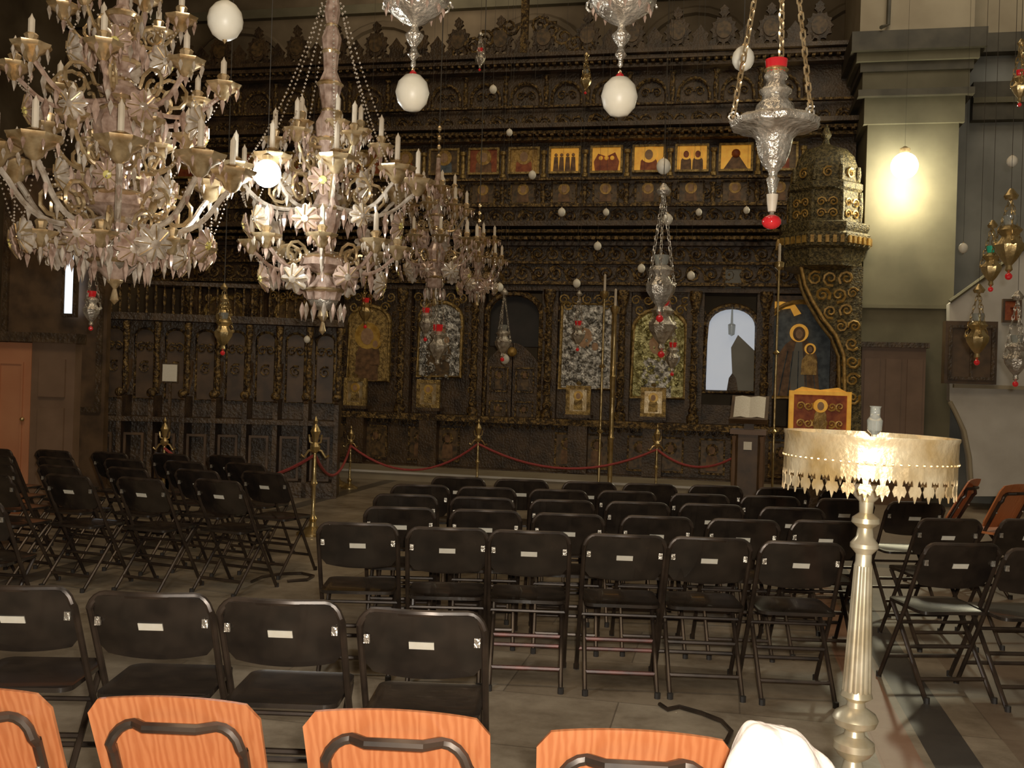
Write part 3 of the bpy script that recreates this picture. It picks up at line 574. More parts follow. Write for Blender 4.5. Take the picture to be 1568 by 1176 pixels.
# ---------------------------------------------------------------- chairs
def rpoly(w,h,r,n_=5):
    pts=[]
    for cx_,cz_,a0 in((w/2-r,h/2-r,0),(-w/2+r,h/2-r,pi/2),(-w/2+r,-h/2+r,pi),(w/2-r,-h/2+r,1.5*pi)):
        for i in range(n_+1):
            a=a0+i*pi/2/n_; pts.append((cx_+r*cos(a),cz_+r*sin(a)))
    return pts
def chair_mesh(name,panel,seat,tubek,orange=False,barsk=None):
    m=MB(); barsk=barsk or tubek
    W=0.42; H=0.82 if not orange else 0.74
    hw=W/2 if not orange else 0.155
    def A(z):
        t=z/0.82
        return 0.24-0.50*t if z<0.46 else -0.04-0.19*(z-0.46)/0.36
    pts=[]
    zs=[0.0,0.12,0.25,0.38,0.46,0.55,0.68,H-0.07]
    for z in zs: pts.append((-hw,A(z),z))
    for i in range(1,6):
        a=i*pi/10; pts.append((-hw+0.06*(1-cos(a)),A(H-0.03),H-0.07+0.07*sin(a)))
    for q in (-0.06,0.06): pts.append((q,A(H)-0.02,H+0.004))
    for i in range(5,0,-1):
        a=i*pi/10; pts.append((hw-0.06*(1-cos(a)),A(H-0.03),H-0.07+0.07*sin(a)))
    for z in zs[::-1]: pts.append((hw,A(z),z))
    m.tube(pts,0.0125,tubek,8)
    hb=hw-0.025
    for s_ in(-1,1): m.tube([(s_*hb,0.16,0.44),(s_*hb,0.05,0.33),(s_*hb,-0.24,0.0)],0.0125,tubek,8)
    m.tube([(-hb,0.16,0.44),(hb,0.16,0.44)],0.0105,tubek,8)
    def Bc(z): return -0.24+0.29*z/0.33
    for z in(0.10,0.24): m.tube([(-hb,Bc(z),z),(hb,Bc(z),z)],0.011,barsk,6)
    m.tube([(-hw,A(0.14),0.14),(hw,A(0.14),0.14)],0.011,barsk,6)
    m.tube([(-hw,A(0.36),0.36),(hw,A(0.36),0.36)],0.009,tubek,6)
    for s_ in(-1,1):
        m.lathe([(0.016,0),(0.016,0.03)],'black',(s_*hw,0.24,0),8); m.lathe([(0.016,0),(0.016,0.03)],'black',(s_*hb,-0.24,0),8)
    pr=rpoly(0.395,0.39,0.05); 
    vs=[(p[0],p[1]+0.01,0.445) for p in pr]+[(p[0],p[1]+0.01,0.462) for p in pr]+[(p[0]*0.9,p[1]*0.9+0.01,0.455) for p in pr]
    n_=len(pr); fs=[tuple(range(n_-1,-1,-1))]+[(i,(i+1)%n_,n_+(i+1)%n_,n_+i) for i in range(n_)]+[(n_+i,n_+(i+1)%n_,2*n_+(i+1)%n_,2*n_+i) for i in range(n_)]+[tuple(range(2*n_,3*n_))]
    m.add(vs,fs,seat)
    if orange: pw,z0,z1,r_=0.40,0.50,0.80,0.035; off=0.012
    else: pw,z0,z1,r_=0.405,0.595,0.812,0.03; off=-0.002
    nx,nz_=14,7; vs=[];fs=[]
    for side in(0,1):
        for j in range(nz_+1):
            for i in range(nx+1):
                x=-pw/2+pw*i/nx; t=j/nz_
                e=abs(x)/(pw/2)
                rc=(r_*(1-sqrt(max(0,1-max(0,(e-1+r_/(pw/2))/(r_/(pw/2)))**2))))
                zt_=z1+(0.012*(1-e*e)) - rc
                zb_=z0-(0.022*(1-e*e)) + rc
                z=zb_+(zt_-zb_)*t
                y=A(z)+off-0.028*(1-e*e)*(-1 if orange else 1)*(0.5 if orange else 1)+(0.012 if side else 0)
                vs.append((x,y,z))
    N=(nx+1)*(nz_+1)
    for j in range(nz_):
        for i in range(nx):
            a=j*(nx+1)+i; fs.append((a,a+1,a+nx+2,a+nx+1)); fs.append((N+a,N+a+nx+1,N+a+nx+2,N+a+1))
    for i in range(nx):
        fs.append((i+1,i,N+i,N+i+1)); a=nz_*(nx+1)+i; fs.append((a,a+1,N+a+1,N+a))
    for j in range(nz_):
        a=j*(nx+1); fs.append((a,a+nx+1,N+a+nx+1,N+a)); a=a+nx; fs.append((a+nx+1,a,N+a,N+a+nx+1))
    m.add(vs,fs,panel)
    if not orange:
        zl=0.705
        vs=[(-0.042,A(zl-0.0135)-0.0335,zl-0.0135),(0.042,A(zl-0.0135)-0.0335,zl-0.0135),(0.042,A(zl+0.0135)-0.0335,zl+0.0135),(-0.042,A(zl+0.0135)-0.0335,zl+0.0135)]
        vs+=[(p[0],p[1]+0.006,p[2]) for p in vs]
        m.add(vs,[(0,1,2,3),(1,0,4,5),(2,1,5,6),(3,2,6,7),(0,3,7,4)],'label')
        for s_ in(-1,1): m.box((s_*0.185,A(0.72)-0.014,0.72),(0.02,0.012,0.03),'silverm')
    else:
        for s_ in(-1,1): m.ball((s_*0.15,A(0.60)-0.012,0.60),0.008,'silverm',8)
    return m.build(name,link=False)
blk=chair_mesh('folding_chair','chairblack','chairblack','tube')
blkr=chair_mesh('folding_chair_worn','chairblack','chairblack','tube',barsk='tubered')
org=chair_mesh('plywood_chair','orange','orange','tube',orange=True)
def chair_px(me,name,px,py,d,rz=0,sc=0.965):
    p=P(px,py,d); inst(name,me,(p[0],d+0.22,0),rz,sc)
for px,py,d,rz in((10,905,3.34,0.05),(226,908,3.30,0.02),(430,912,3.26,-0.02),(650,928,3.17,-0.04)): chair_px(blk,'folding_chair',px,py,d,rz)
for i,(px,d) in enumerate(((545,5.05),(683,4.98),(813,4.96),(960,4.93),(1091,4.92),(1233,4.87))): chair_px(blkr if i in(2,3) else blk,'folding_chair',px,820,d,(R()-.5)*0.08)
def row(x0,x1,d,sp,rz=0,me=blk):
    x=P(x0,780,d)[0]; xe=P(x1,780,d)[0]
    while x<xe:
        inst('folding_chair',me,(x,d+0.2+(R()-.5)*0.08,0),rz+(R()-.5)*0.12,0.965); x+=sp+R()*0.03
row(610,1300,5.72,0.48); row(620,1330,6.36,0.48); row(640,1330,7.0,0.48); row(700,1330,7.65,0.48)
for d,e in((6.9,460),(7.6,460),(8.3,440),(9.0,400)): row(0,e,d,0.51,-0.35)
row(-40,40,5.5,0.48,-0.1); 
for px,d,rz in((1470,5.0,0.1),(1600,4.9,0.05),(1450,6.0,0.1),(1575,6.1,0.1),(1400,6.9,0.05)): chair_px(blk,'folding_chair',px,830,d,rz)
chair_px(org,'plywood_chair',1468,735,8.0,0.9,1.08)
chair_px(org,'plywood_chair',1545,735,7.7,0.5,1.08)
for px,py,d,rz,sc in((-72,1075,2.24,0.03,0.985),(262,1080,2.22,-0.03,0.985),(611,1118,2.11,-0.05,1.015),(985,1150,2.02,-0.06,1.02),(1218,1170,1.86,-0.06,0.95)):
    chair_px(org,'plywood_chair',px,py,d,rz,sc)
# cloth bundled over the corner of the last chair
m=MB(); nr,na=26,72; vs=[];fs=[]
for j in range(nr+1):
    t=j/nr
    for i in range(na):
        a=2*pi*i/na
        rx_=0.125*t**0.7; ry_=0.085*t**0.7
        fold=1+t*(0.08*sin(4*a+1.0)+0.04*sin(9*a+t*3)+0.02*sin(15*a-t*5))
        x=rx_*cos(a)*fold + (0.045*t*cos(a) if cos(a)>0 else 0) -0.035*(1-t)
        y=ry_*sin(a)*fold
        z=-0.26*t**2.2 -0.035*t*cos(a-0.1) + 0.007*sin(7*a+t*4)*t + 0.006*sin(x*90+y*40)*min(1,t*3)
        if t>0.8: z-= (t-0.8)*0.5
        vs.append((x,y,z))
for j in range(nr):
    for i in range(na):
        i2=(i+1)%na; fs.append((j*na+i,(j+1)*na+i,(j+1)*na+i2,j*na+i2))
m.add(vs,fs,'cloth')
p=P(1203,1110,1.80); m.build('draped_white_scarf',loc=p)
# ---------------------------------------------------------------- brass candle stand
m=MB(); d=2.45
def cz(py): return P(1325,py,d)[2]
p=P(1330,700,d)
s_=F/d
rt=126/s_; zt_=cz(664); zl=cz(718)
m.lathe([(rt*0.97,zl+0.02),(rt,zl+0.02),(rt*1.01,zl+0.03),(rt,zl+0.04),(rt,zt_-0.012),(rt*1.015,zt_-0.006),(rt*1.015,zt_),(rt*0.985,zt_),(rt*0.98,zt_-0.02),(rt*0.02,zt_-0.022)],'brasspale',(0,0,0),64)
nf=34
for i in range(nf):
    a0=2*pi*i/nf; a1=2*pi*(i+1)/nf
    def cyl(t,z): 
        a=a0+(a1-a0)*t; return (rt*cos(a),rt*sin(a),z)
    zt2=zl+0.024
    out=[(0,zt2),(0,zl-0.008),(0.12,zl-0.016),(0.24,zl-0.006),(0.32,zl-0.012),(0.36,zl-0.022),(0.20,zl-0.022),(0.07,zl-0.034),(0.20,zl-0.047),(0.36,zl-0.043),(0.5,zl-0.060),(0.64,zl-0.043),(0.80,zl-0.047),(0.93,zl-0.034),(0.80,zl-0.022),(0.64,zl-0.022),(0.68,zl-0.012),(0.76,zl-0.006),(0.88,zl-0.016),(1,zl-0.008),(1,zt2)]
    vs=[cyl(t,z) for t,z in out]; n_=len(out)
    th=0.985
    inn=[(q[0]*th,q[1]*th,q[2]) for q in vs]
    fs=[(0,1,2,3,4,16,17,18,19,20),(4,5,15,16),(5,6,7,8,9,10,11,12,13,14,15)]
    fb=[tuple(n_+q for q in f[::-1]) for f in fs]
    sd=[(j+1,j,n_+j,n_+j+1) for j in range(n_-1)]
    m.add(vs+inn,fs+fb+sd,'brasspale')
for i in range(68): a=2*pi*i/68; m.ball((rt*1.005*cos(a),rt*1.005*sin(a),zl+0.026),0.004,'brass',5,1,4)
pr=[(18,742),(24,752),(19,760),(11,768),(10,785),(20,793),(21,800),(11,808),(13,822),(21,832),(21,838),(12,848),(12,860),(14,866)]
m.lathe([(a/s_,cz(b_)) for a,b_ in pr][::-1],'columnm',(0,0,0),24)
m.lathe([(21/s_,cz(1058)),(13/s_,cz(866))],'columnm',(0,0,0),64,rf=lambda a,z:1+0.10*abs(sin(7*a))-0.05)
pr=[(19,1052),(22,1060),(24,1066),(13,1074),(14,1082),(30,1092),(34,1100),(30,1110),(14,1118),(16,1126),(30,1136),(31,1146),(24,1156),(13,1164),(17,1180),(26,1200),(40,1235),(38,1265),(20,1285),(18,1300),(34,1320),(22,1340),(22,1390),(50,1410),(70,1425),(80,1435),(120,1470),(128,1490)]
pr=[(a/s_,cz(b_)) for a,b_ in pr]; pr.append((128/s_,0.0)); pr=[(a,max(0,z)) for a,z in pr]
m.lathe(pr[::-1],'columnm',(0,0,0),32)
m.lathe([(0.0001,0),(0.022,0),(0.022,0.008),(0.006,0.012),(0.006,0.02),(0.017,0.03),(0.019,0.055),(0.012,0.065),(0.012,0.085),(0.015,0.09),(0.0001,0.09)],'glass',(0.01,0,zt_-0.021),14)
m.ball((0.01,0,zt_+0.04),0.008,'silverm',8)
ob=m.build('brass_candle_stand',loc=(p[0],p[1],0)); ob.rotation_euler=(0,radians(1.2),0); ob.location.x-=0.028
# ---------------------------------------------------------------- chandeliers
def pend(m,x,y,z,l_,r_,k):
    m.lathe([(0.0004,-l_),(r_,-l_*0.42),(r_*0.55,-l_*0.16),(0.0004,0)],k,(x,y,z),5,rot=R())
def rosette(m,x,y,z,r_,a,k,med=False):
    T=Matrix.Translation((x,y,z))@Matrix.Rotation(a+pi/2,4,'Z')@Matrix.Rotation(pi/2+0.25,4,'X')
    m.lathe([(r_*0.2,0.012),(r_*0.6,0.004),(r_,-0.012),(r_*0.97,-0.018)],k,(0,0,0),32,rf=lambda q,z_:0.72+0.34*abs(cos(4*q)),T=T)
    for j in range(8):
        q=2*pi*j/8; a_=T@Vector((r_*0.25*cos(q),r_*0.25*sin(q),0.018)); b_=T@Vector((r_*0.95*cos(q),r_*0.95*sin(q),-0.004)); m.tube([a_,b_],0.003,'chmetal',4)
    m.lathe([(0.0004,0.022),(r_*0.28,0.016),(r_*0.34,0.0)],'medal' if med else 'crystal',(0,0,0),8,T=T)
def arm(m,a,r0,z0,R_,z1,dip,k,th,cup=1.0,candle=0.1,seedl=0.05,pk='crystal'):
    ca,sa=cos(a),sin(a); pts=[]
    for i in range(13):
        t=i/12; rr=r0+(R_-r0)*(t+0.10*sin(pi*t)); rr=min(rr,R_*1.06)
        if t>0.85: rr=rr+(R_-rr)*(t-0.85)/0.15
        z=z0+(z1-z0)*t**1.6-dip*sin(pi*min(1,t*1.05))
        pts.append((rr*ca,rr*sa,z))
    m.tube(pts,th,k,6)
    sp_=[]
    for i in range(13):
        q=i/12; b_=pi*1.0-q*2.6*pi; r2=(R_-r0)*0.22*(1-0.75*q); cr=r0+(R_-r0)*0.45; sp_.append(((cr+r2*cos(b_))*ca,(cr+r2*cos(b_))*sa,z0-dip*0.35+(R_-r0)*0.16+r2*sin(b_)))
    m.tube(sp_,th*0.8,'chmetal',5)
    x,y=R_*ca,R_*sa
    if cup:
        c_=cup
        m.lathe([(0.010,-0.03*c_),(0.022*c_,-0.018*c_),(0.030*c_,0.0),(0.060*c_,0.018*c_),(0.070*c_,0.030*c_),(0.072*c_,0.036*c_),(0.030*c_,0.034*c_),(0.018,0.05*c_),(0.026*c_,0.075),(0.018,0.085)],'chmetal',(x,y,z1),16,rf=lambda q,z_:1+0.06*cos(8*q))
        for j in range(8):
            b_=2*pi*j/8; pend(m,x+0.062*c_*cos(b_),y+0.062*c_*sin(b_),z1+0.022*c_,seedl,0.009,pk)
        if candle:
            m.lathe([(0.0135,0),(0.0135,candle),(0.006,candle+0.012),(0.0006,candle+0.025)],'candle',(x,y,z1+0.07),8)
    return (x,y,z1)
def beadchain(m,a,b_,sag,r_=0.007,k='crystal',sp_=0.022):
    a=Vector(a);b_=Vector(b_); n_=max(4,int((a-b_).length/sp_))
    pts=[a.lerp(b_,i/n_)-Vector((0,0,4*sag*(i/n_)*(1-i/n_))) for i in range(n_+1)]
    for p in pts: m.lathe([(0.0004,-r_),(r_,0),(0.0004,r_)],k,p,5)
def chandelier(name,px,py_ref,d,tiers,stem,bot_ball,seed,beads=True,rotA=0,chain_b=2.5):
    random.seed(seed); c=P(px,py_ref,d); m=MB()
    m.lathe(stem,'crystalp',(0,0,0),20,rf=lambda a,z:1+0.05*cos(10*a))
    for r_,z in stem[::2]: m.lathe([(r_*1.0,z-0.012),(r_*1.12+0.004,z),(r_*1.0,z+0.012)],'chmetal',(0,0,0),16)
    ends=[]
    for (n_,r0,z0,R_,z1,dip,th,candle,k,ros,cs) in tiers:
        m.lathe([(r0*0.6,z0-0.03),(r0*1.2,z0-0.015),(r0*1.3,z0),(r0*1.1,z0+0.02),(r0*0.5,z0+0.035)],'chmetal',(0,0,0),20)
        for i in range(n_):
            a=rotA+2*pi*i/n_+R()*0.06; e=arm(m,a,r0,z0,R_,z1,dip,k,th,cs,candle,0.05,'crystal' if i%2 else 'crystalp'); ends.append(e)
            if ros:
                am=a+pi/n_; rr=R_*0.86; rosette(m,rr*cos(am),rr*sin(am),z0-dip-0.02-R()*0.05,0.06+R()*0.02,am,'crystal' if i%2 else 'crystalp',i%4==0)
                beadchain(m,(R_*cos(a),R_*sin(a),z1),(rr*cos(am),rr*sin(am),z0-dip+0.04),0.02,0.005)
                a2=a+2*pi/n_; beadchain(m,(rr*cos(am),rr*sin(am),z0-dip+0.04),(R_*cos(a2),R_*sin(a2),z1),0.02,0.005)
                for q in(0.45,0.7): pend(m,R_*q*cos(am),R_*q*sin(am),z0-dip*0.6,0.11,0.018,'crystalp')
            for q in(0.3,0.5,0.7,0.85,1.0): pend(m,(r0+(R_-r0)*q)*cos(a),(r0+(R_-r0)*q)*sin(a),z0+(z1-z0)*q**1.6-dip*sin(pi*q)-0.012,0.06+R()*0.03,0.012,'crystal' if R()>.4 else 'crystalp')
    if beads:
        zt2=stem[-1][1]-0.1
        for e in ends[:tiers[0][0]]: beadchain(m,(e[0]*0.12,e[1]*0.12,zt2),(e[0]*0.95,e[1]*0.95,e[2]+0.02),0.10,0.007)
    rb,zb_=bot_ball
    m.ball((0,0,zb_),rb,'silverm',20,0.9,10); m.lathe([(0.001,zb_-rb-0.12),(0.02,zb_-rb-0.10),(0.008,zb_-rb-0.05),(0.03,zb_-rb-0.02),(0.02,zb_-rb+0.03)],'chmetal',(0,0,0),10)
    for i in range(14):
        a=2*pi*i/14; pend(m,(rb+0.03)*cos(a),(rb+0.03)*sin(a),zb_-rb*0.4,0.10,0.014,'crystal' if i%2 else 'crystalp')
    z=stem[-1][1]; zc_=(CEIL-0.24-c[2])
    m.tube([(0,0,z-0.02),(0,0,zc_)],0.005,'wire',5)
    zq=z
    while zq<z+chain_b: m.ball((0,0,zq),0.018,'chmetal',6,1.6,5); zq+=0.08
    m.lathe([(0.1,zc_-0.06),(0.12,zc_-0.01),(0.12,zc_)],'chmetal',(0,0,0),12)
    return m.build(name,loc=c)
d=4.4; u_=d/F
def S(lst,u_,ref): return [(r_*u_,(ref-y)*u_) for r_,y in lst]
stem=S([(10,430),(20,420),(36,400),(40,385),(30,365),(14,350),(18,335),(52,318),(46,300),(16,290),(14,270),(26,245),(34,215),(38,195),(28,170),(14,160),(20,150),(34,140),(16,125),(12,110),(24,95),(28,70),(18,50),(10,40),(24,25),(10,10),(8,-60)],u_,300)
T1=[(9,0.05,(300-335)*u_,168*u_,(300-268)*u_,0.09,0.013,0.12,'crystal',True,1.5),
    (6,0.04,(300-255)*u_,100*u_,(300-212)*u_,0.05,0.010,0.07,'chmetal',True,1.0),
    (8,0.04,(300-155)*u_,150*u_,(300-128)*u_,0.07,0.011,0.07,'crystalp',True,1.1),
    (6,0.03,(300-60)*u_,85*u_,(300-30)*u_,0.05,0.009,0.05,'chmetal',True,1.0),
    (8,0.03,(300-360)*u_,125*u_,(300-385)*u_,0.04,0.009,0.0,'chmetal',True,1.0)]
chandelier('crystal_chandelier',180,300,d,T1,stem,(40*u_,(300-385)*u_),3,False,0.2)
d=5.4; u_=d/F
stem=S([(8,470),(24,460),(28,445),(14,430),(10,420),(38,408),(34,395),(12,385),(10,370),(20,345),(22,320),(14,300),(10,285),(24,272),(12,262),(9,240),(18,215),(20,190),(10,170),(14,150),(18,130),(10,110),(12,80),(15,60),(8,40),(12,20),(6,-20)],u_,300)
T2=[(9,0.04,(300-315)*u_,138*u_,(300-282)*u_,0.07,0.011,0.13,'crystal',True,1.35),
    (6,0.04,(300-262)*u_,80*u_,(300-228)*u_,0.05,0.010,0.11,'chmetal',True,1.0),
    (8,0.04,(300-405)*u_,110*u_,(300-385)*u_,0.06,0.011,0.10,'crystalp',True,1.1),
    (5,0.03,(300-225)*u_,48*u_,(300-205)*u_,0.03,0.009,0.08,'chmetal',False,0.9)]
chandelier('crystal_chandelier',500,300,d,T2,stem,(24*u_,(300-455)*u_),5,True,0.1)
d=8.5; u_=d/F
stem=S([(5,445),(12,440),(12,425),(6,415),(10,400),(14,385),(6,370),(8,350),(9,330),(5,310),(8,290),(4,270),(3,240)],u_,360)
T3=[(9,0.04,(360-400)*u_,62*u_,(360-375)*u_,0.07,0.010,0.10,'crystalp',True,1),
    (7,0.04,(360-350)*u_,45*u_,(360-325)*u_,0.05,0.010,0.10,'chmetal',True,1),
    (5,0.03,(360-310)*u_,26*u_,(360-296)*u_,0.04,0.009,0.08,'crystalp',False,1)]
chandelier('crystal_chandelier',668,360,d,T3,stem,(10*u_,(360-438)*u_),8,False,0,0.3)
d=10.5; u_=d/F
stem=S([(4,450),(9,445),(9,430),(4,415),(8,400),(5,380),(3,350)],u_,400)
T4=[(8,0.04,(400-425)*u_,36*u_,(400-402)*u_,0.07,0.010,0.10,'crystalp',True,1),(5,0.04,(400-390)*u_,24*u_,(400-372)*u_,0.05,0.010,0.10,'chmetal',False,1)]
chandelier('crystal_chandelier',732,400,d,T4,stem,(7*u_,(400-446)*u_),9,False,0,0.3)
# ---------------------------------------------------------------- hanging oil lamps & eggs
def chain(m,a,b_,r_=0.004,k='chmetal',link=0.022):
    a=Vector(a);b_=Vector(b_); n_=int((a-b_).length/link); d_=(b_-a).normalized()
    ax=d_.orthogonal().normalized(); bx=d_.cross(ax)
    for i in range(n_):
        c=a+d_*(i+0.5)*link; s1=ax if i%2 else bx
        pts=[c+d_*link*0.72*cos(q*pi/3)+s1*link*0.32*sin(q*pi/3) for q in range(6)]
        m.tube(pts,r_*0.6,k,3,True)
def hang(m,x,y,z,zc_): m.tube([(x,y,z),(x,y,zc_)],0.0018,'wire',4)
def egg(px,py,d,rpx):
    c=P(px,py,d); r_=rpx*d/F; m=MB()
    m.lathe([(0.0005,-r_*1.12),(r_*0.35,-r_*1.05),(r_*0.7,-r_*0.8),(r_*0.95,-r_*0.35),(r_,0.05*r_),(r_*0.9,r_*0.5),(r_*0.6,r_*0.9),(r_*0.25,r_*1.12),(0.0005,r_*1.15)],'egg',(0,0,0),20)
    m.lathe([(r_*0.2,r_*1.1),(r_*0.16,r_*1.25),(r_*0.04,r_*1.4)],'chmetal',(0,0,0),8); m.lathe([(0.0005,-r_*1.3),(r_*0.12,-r_*1.15),(r_*0.16,-r_*1.06)],'chmetal',(0,0,0),8)
    hang(m,0,0,r_*1.3,CEIL-0.24-c[2]); m.build('hanging_ostrich_egg',loc=c)
for a in((345,32,3.6,27),(1138,90,4.0,17),(1016,255,7.0,11),(1022,336,9,8),(860,325,12.5,6),(915,377,12.5,6),(780,203,12.5,5),(755,137,12.5,6),(815,268,12,6),(928,325,13,5),(883,434,13,6),(982,411,12.5,6),(1058,422,12.5,6),(765,440,12.5,6),(1070,325,13,5),(1143,322,13,5),(1550,247,8,8),(773,550,13.5,7),(1475,380,11,7),(470,520,12,5)): egg(*a)
def top_lamp(px,py,d,eggy,rp):
    u_=d/F; c=P(px,py,d); m=MB()
    pr=[(1,-72),(4,-68),(3,-60),(9,-52),(5,-46),(4,-40),(11,-30),(14,-22),(6,-14),(5,-8),(18,-2),(36,12),(48,26),(50,34),(42,40),(40,60),(50,72),(30,80),(20,110),(26,130),(8,140)]
    m.lathe([(a*u_,b_*u_) for a,b_ in pr],'silverm',(0,0,0),24,rf=lambda a,z:1+0.06*cos(9*a))
    for i in range(3):
        a=2*pi*i/3+0.5; x,y=50*u_*cos(a),50*u_*sin(a)
        m.spiral(x*1.02,30*u_,12*u_,y,'silverm',1,i,0.2); chain(m,(x,y,36*u_),(0,0,420*u_))
    for i in range(12):
        a=2*pi*i/12; pend(m,44*u_*cos(a),44*u_*sin(a),20*u_,14*u_,3*u_,'crystalp')
    hang(m,0,0,100*u_,CEIL-0.24-c[2])
    q=py-eggy
    m.lathe([(0.0005,(q-rp*1.1)*u_),(rp*.5*u_,(q-rp*1.0)*u_),(rp*.85*u_,(q-rp*.6)*u_),(rp*u_,(q)*u_),(rp*.85*u_,(q+rp*.6)*u_),(rp*.5*u_,(q+rp*.98)*u_),(0.0005,(q+rp*1.12)*u_)],'egg',(0,0,0),24)
    chain(m,(0,0,(q+rp*1.05)*u_),(0,0,-70*u_),0.004)
    m.lathe([(rp*0.3*u_,(q+rp*1.02)*u_),(rp*0.2*u_,(q+rp*1.2)*u_),(1*u_,(q+rp*1.35)*u_)],'redglass',(0,0,0),8)
    m.ball((0,0,-46*u_),6*u_,'silverm',10)
    m.build('hanging_silver_lamp',loc=c)
top_lamp(635,32,3.6,142,26); top_lamp(952,32,3.5,148,28)
d=3.3; u_=d/F; c=P(1186,190,d); m=MB()
pr=[(2,-122),(7,-118),(6,-112),(5,-106),(8,-92),(10,-84),(6,-80),(7,-74),(17,-62),(24,-44),(28,-22),(38,-12),(64,-6),(68,2),(60,8),(36,12),(30,18),(28,28),(20,36),(19,44),(25,50),(16,58),(13,66),(18,72),(14,80)]
m.lathe([(a*u_,b_*u_) for a,b_ in pr],'silverm',(0,0,0),32,rf=lambda a,z:1+0.035*cos(12*a))
m.lathe([(6*u_,-134*u_),(8*u_,-120*u_),(9*u_,-108*u_)],'candle',(0,0,0),12)
m.lathe([(14*u_,78*u_),(16*u_,88*u_),(17*u_,98*u_),(15*u_,98*u_)],'redglass',(0,0,0),16)
m.lathe([(15*u_,80*u_),(19*u_,82*u_),(15*u_,86*u_)],'brass',(0,0,0),16)
m.ball((0,0,-150*u_),15*u_,'redglass',16,0.75)
m.lathe([(7*u_,-141*u_),(3*u_,-137*u_),(2*u_,-130*u_)],'silverm',(0,0,0),10)
for i in range(3):
    a=2*pi*i/3+0.12+pi; x,y=66*u_*cos(a),66*u_*sin(a)
    m.spiral(x,6*u_,9*u_,y,'silverm',1,i,0.22); chain(m,(x,y,8*u_),(0,0,430*u_),0.006,'chmetal',0.03)
m.lathe([(14*u_,425*u_),(20*u_,430*u_),(8*u_,445*u_)],'silverm',(0,0,0),12); hang(m,0,0,430*u_,CEIL-0.24-c[2])
m.build('hanging_vigil_lamp',loc=c)
def oil_lamp(name,px,py,d,w,metal,glass,chl=90,ball=True):
    u_=w/30*d/F; c=P(px,py,d); m=MB()
    pr=[(1,-34),(4,-31),(3,-26),(8,-20),(14,-10),(15,-4),(10,2),(8,6),(13,12),(9,16),(6,18)]
    m.lathe([(a*u_,b_*u_) for a,b_ in pr],metal,(0,0,0),16,rf=lambda a,z:1+0.05*cos(8*a))
    m.lathe([(5*u_,16*u_),(7*u_,20*u_),(8*u_,28*u_),(7*u_,28*u_)],glass,(0,0,0),12)
    if ball: m.ball((0,0,-38*u_),4*u_,'redglass',8)
    for i in range(3):
        a=2*pi*i/3+0.3; x,y=15*u_*cos(a),15*u_*sin(a); m.ball((x,y,-2*u_),3*u_,metal,6)
        chain(m,(x,y,0),(0,0,chl*u_),0.005,metal,0.035)
    m.lathe([(6*u_,chl*u_-4*u_),(8*u_,chl*u_),(2*u_,chl*u_+8*u_)],metal,(0,0,0),10)
    hang(m,0,0,chl*u_,CEIL-0.24-c[2]); m.build(name,loc=c)
oil_lamp('hanging_oil_lamp',1012,432,6.5,44,'silverm','glass',95)
oil_lamp('hanging_oil_lamp',1014,492,11,40,'silverm','redglass',50)
oil_lamp('hanging_oil_lamp',342,505,8,28,'brass','glass',50)
oil_lamp('hanging_oil_lamp',342,480,9,24,'brass','glass',50)
oil_lamp('hanging_oil_lamp',140,470,8,26,'silverm','redglass',80)
oil_lamp('hanging_oil_lamp',670,525,13,30,'silverm','redglass',90,False)
oil_lamp('hanging_oil_lamp',652,492,13.4,22,'silverm','redglass',90)
oil_lamp('hanging_oil_lamp',735,88,10,15,'silverm','redglass',70)
oil_lamp('hanging_oil_lamp',897,122,10,16,'brass','glass',70)
oil_lamp('hanging_oil_lamp',1030,545,13.4,22,'silverm','redglass',60)
oil_lamp('hanging_oil_lamp',885,510,13.6,20,'silverm','redglass',90)
oil_lamp('hanging_oil_lamp',560,475,13,20,'brass','redglass',90)
oil_lamp('hanging_oil_lamp',770,520,13,24,'silverm','glass',90)
oil_lamp('hanging_oil_lamp',1546,370,6.5,42,'brass','glass',50)
oil_lamp('hanging_oil_lamp',1518,405,7.0,30,'brass','green',60)
oil_lamp('hanging_oil_lamp',1497,512,8,34,'brass','glass',60)
oil_lamp('hanging_oil_lamp',1556,545,7.5,34,'silverm','glass',80)
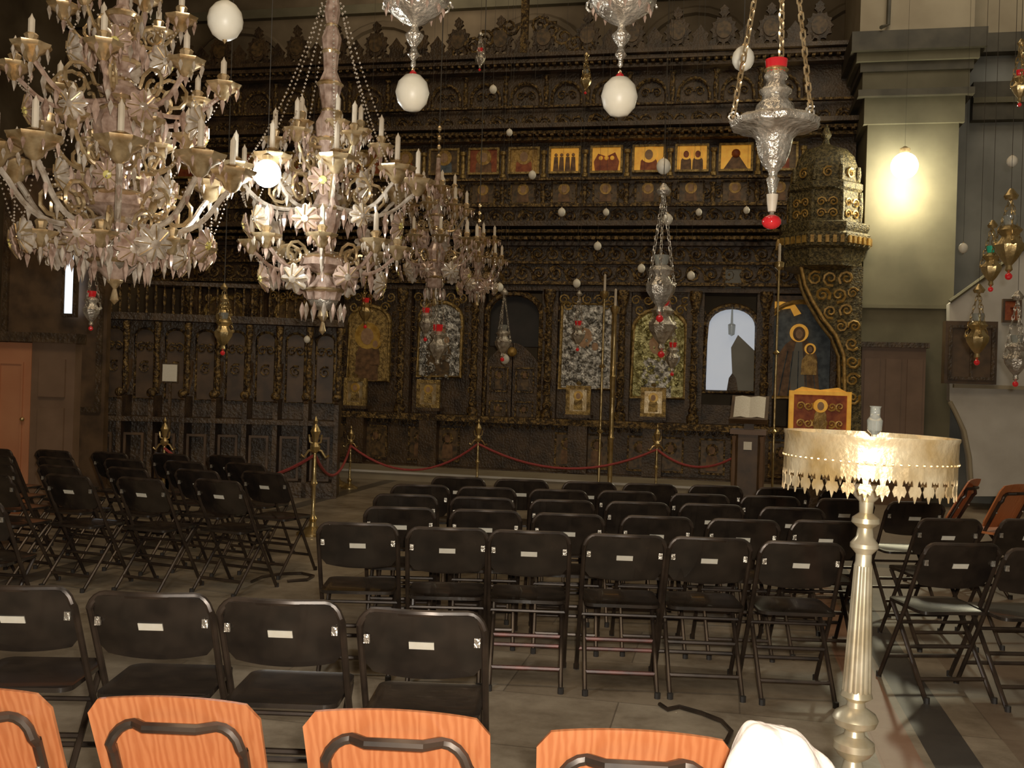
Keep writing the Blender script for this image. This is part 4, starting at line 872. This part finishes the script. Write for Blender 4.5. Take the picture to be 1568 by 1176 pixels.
oil_lamp('hanging_oil_lamp',1562,130,6,24,'brass','redglass',80)
# ---------------------------------------------------------------- lit bulbs
def bulb(px,py,d,rpx,key,en,col):
    c=P(px,py,d); r_=rpx*d/F; m=MB()
    m.ball((0,0,0),r_,key,20,1.0,12)
    m.lathe([(r_*0.36,r_*0.95),(r_*0.4,r_*1.3),(r_*0.1,r_*1.5)],'chmetal',(0,0,0),10); hang(m,0,0,r_*1.5,CEIL-0.24-c[2])
    m.build('lit_bulb_lamp',loc=c)
    ld=bpy.data.lights.new('bulb_light','POINT'); ld.energy=en; ld.color=col; ld.shadow_soft_size=r_
    lo=bpy.data.objects.new('bulb_light',ld); scene.collection.objects.link(lo); lo.location=c+Vector((0,0,-r_*1.8))
bulb(1385,254,13.8,20,'bulb',100,(1,0.88,0.55))
bulb(409,266,4.7,21,'bulbw',16,(0.95,1,0.97))
# ---------------------------------------------------------------- lights
def area(loc,rot,size,en,col):  # unseen overhead fills added for ambient light, not actual lamps
    ld=bpy.data.lights.new('nave_fill','AREA'); ld.energy=en; ld.size=size; ld.color=col
    lo=bpy.data.objects.new('nave_fill',ld); scene.collection.objects.link(lo); lo.location=loc; lo.rotation_euler=rot
fl=bpy.data.lights.new('camera_flash','POINT'); fl.energy=450; fl.color=(1,0.91,0.77); fl.shadow_soft_size=0.03
fo=bpy.data.objects.new('camera_flash',fl); scene.collection.objects.link(fo); fo.location=(0.06,-0.02,CH+0.08)
area((0,9,10),(0,0,0),5,70,(1,0.76,0.48))
area((5.5,11,9.5),(radians(35),0,radians(-12)),3,65,(1,0.88,0.66))
area((-1,3,9.8),(radians(50),0,0),4,230,(1,0.76,0.48))
area((-2,17.6,8.9),(radians(70),0,0),3,36,(1,0.80,0.55))
w=bpy.data.worlds.new('world'); scene.world=w; w.use_nodes=True
w.node_tree.nodes['Background'].inputs[0].default_value=(0.9,0.73,0.53,1); w.node_tree.nodes['Background'].inputs[1].default_value=0.07
scene.view_settings.view_transform='Standard'; scene.view_settings.exposure=0.0; scene.view_settings.gamma=1.15
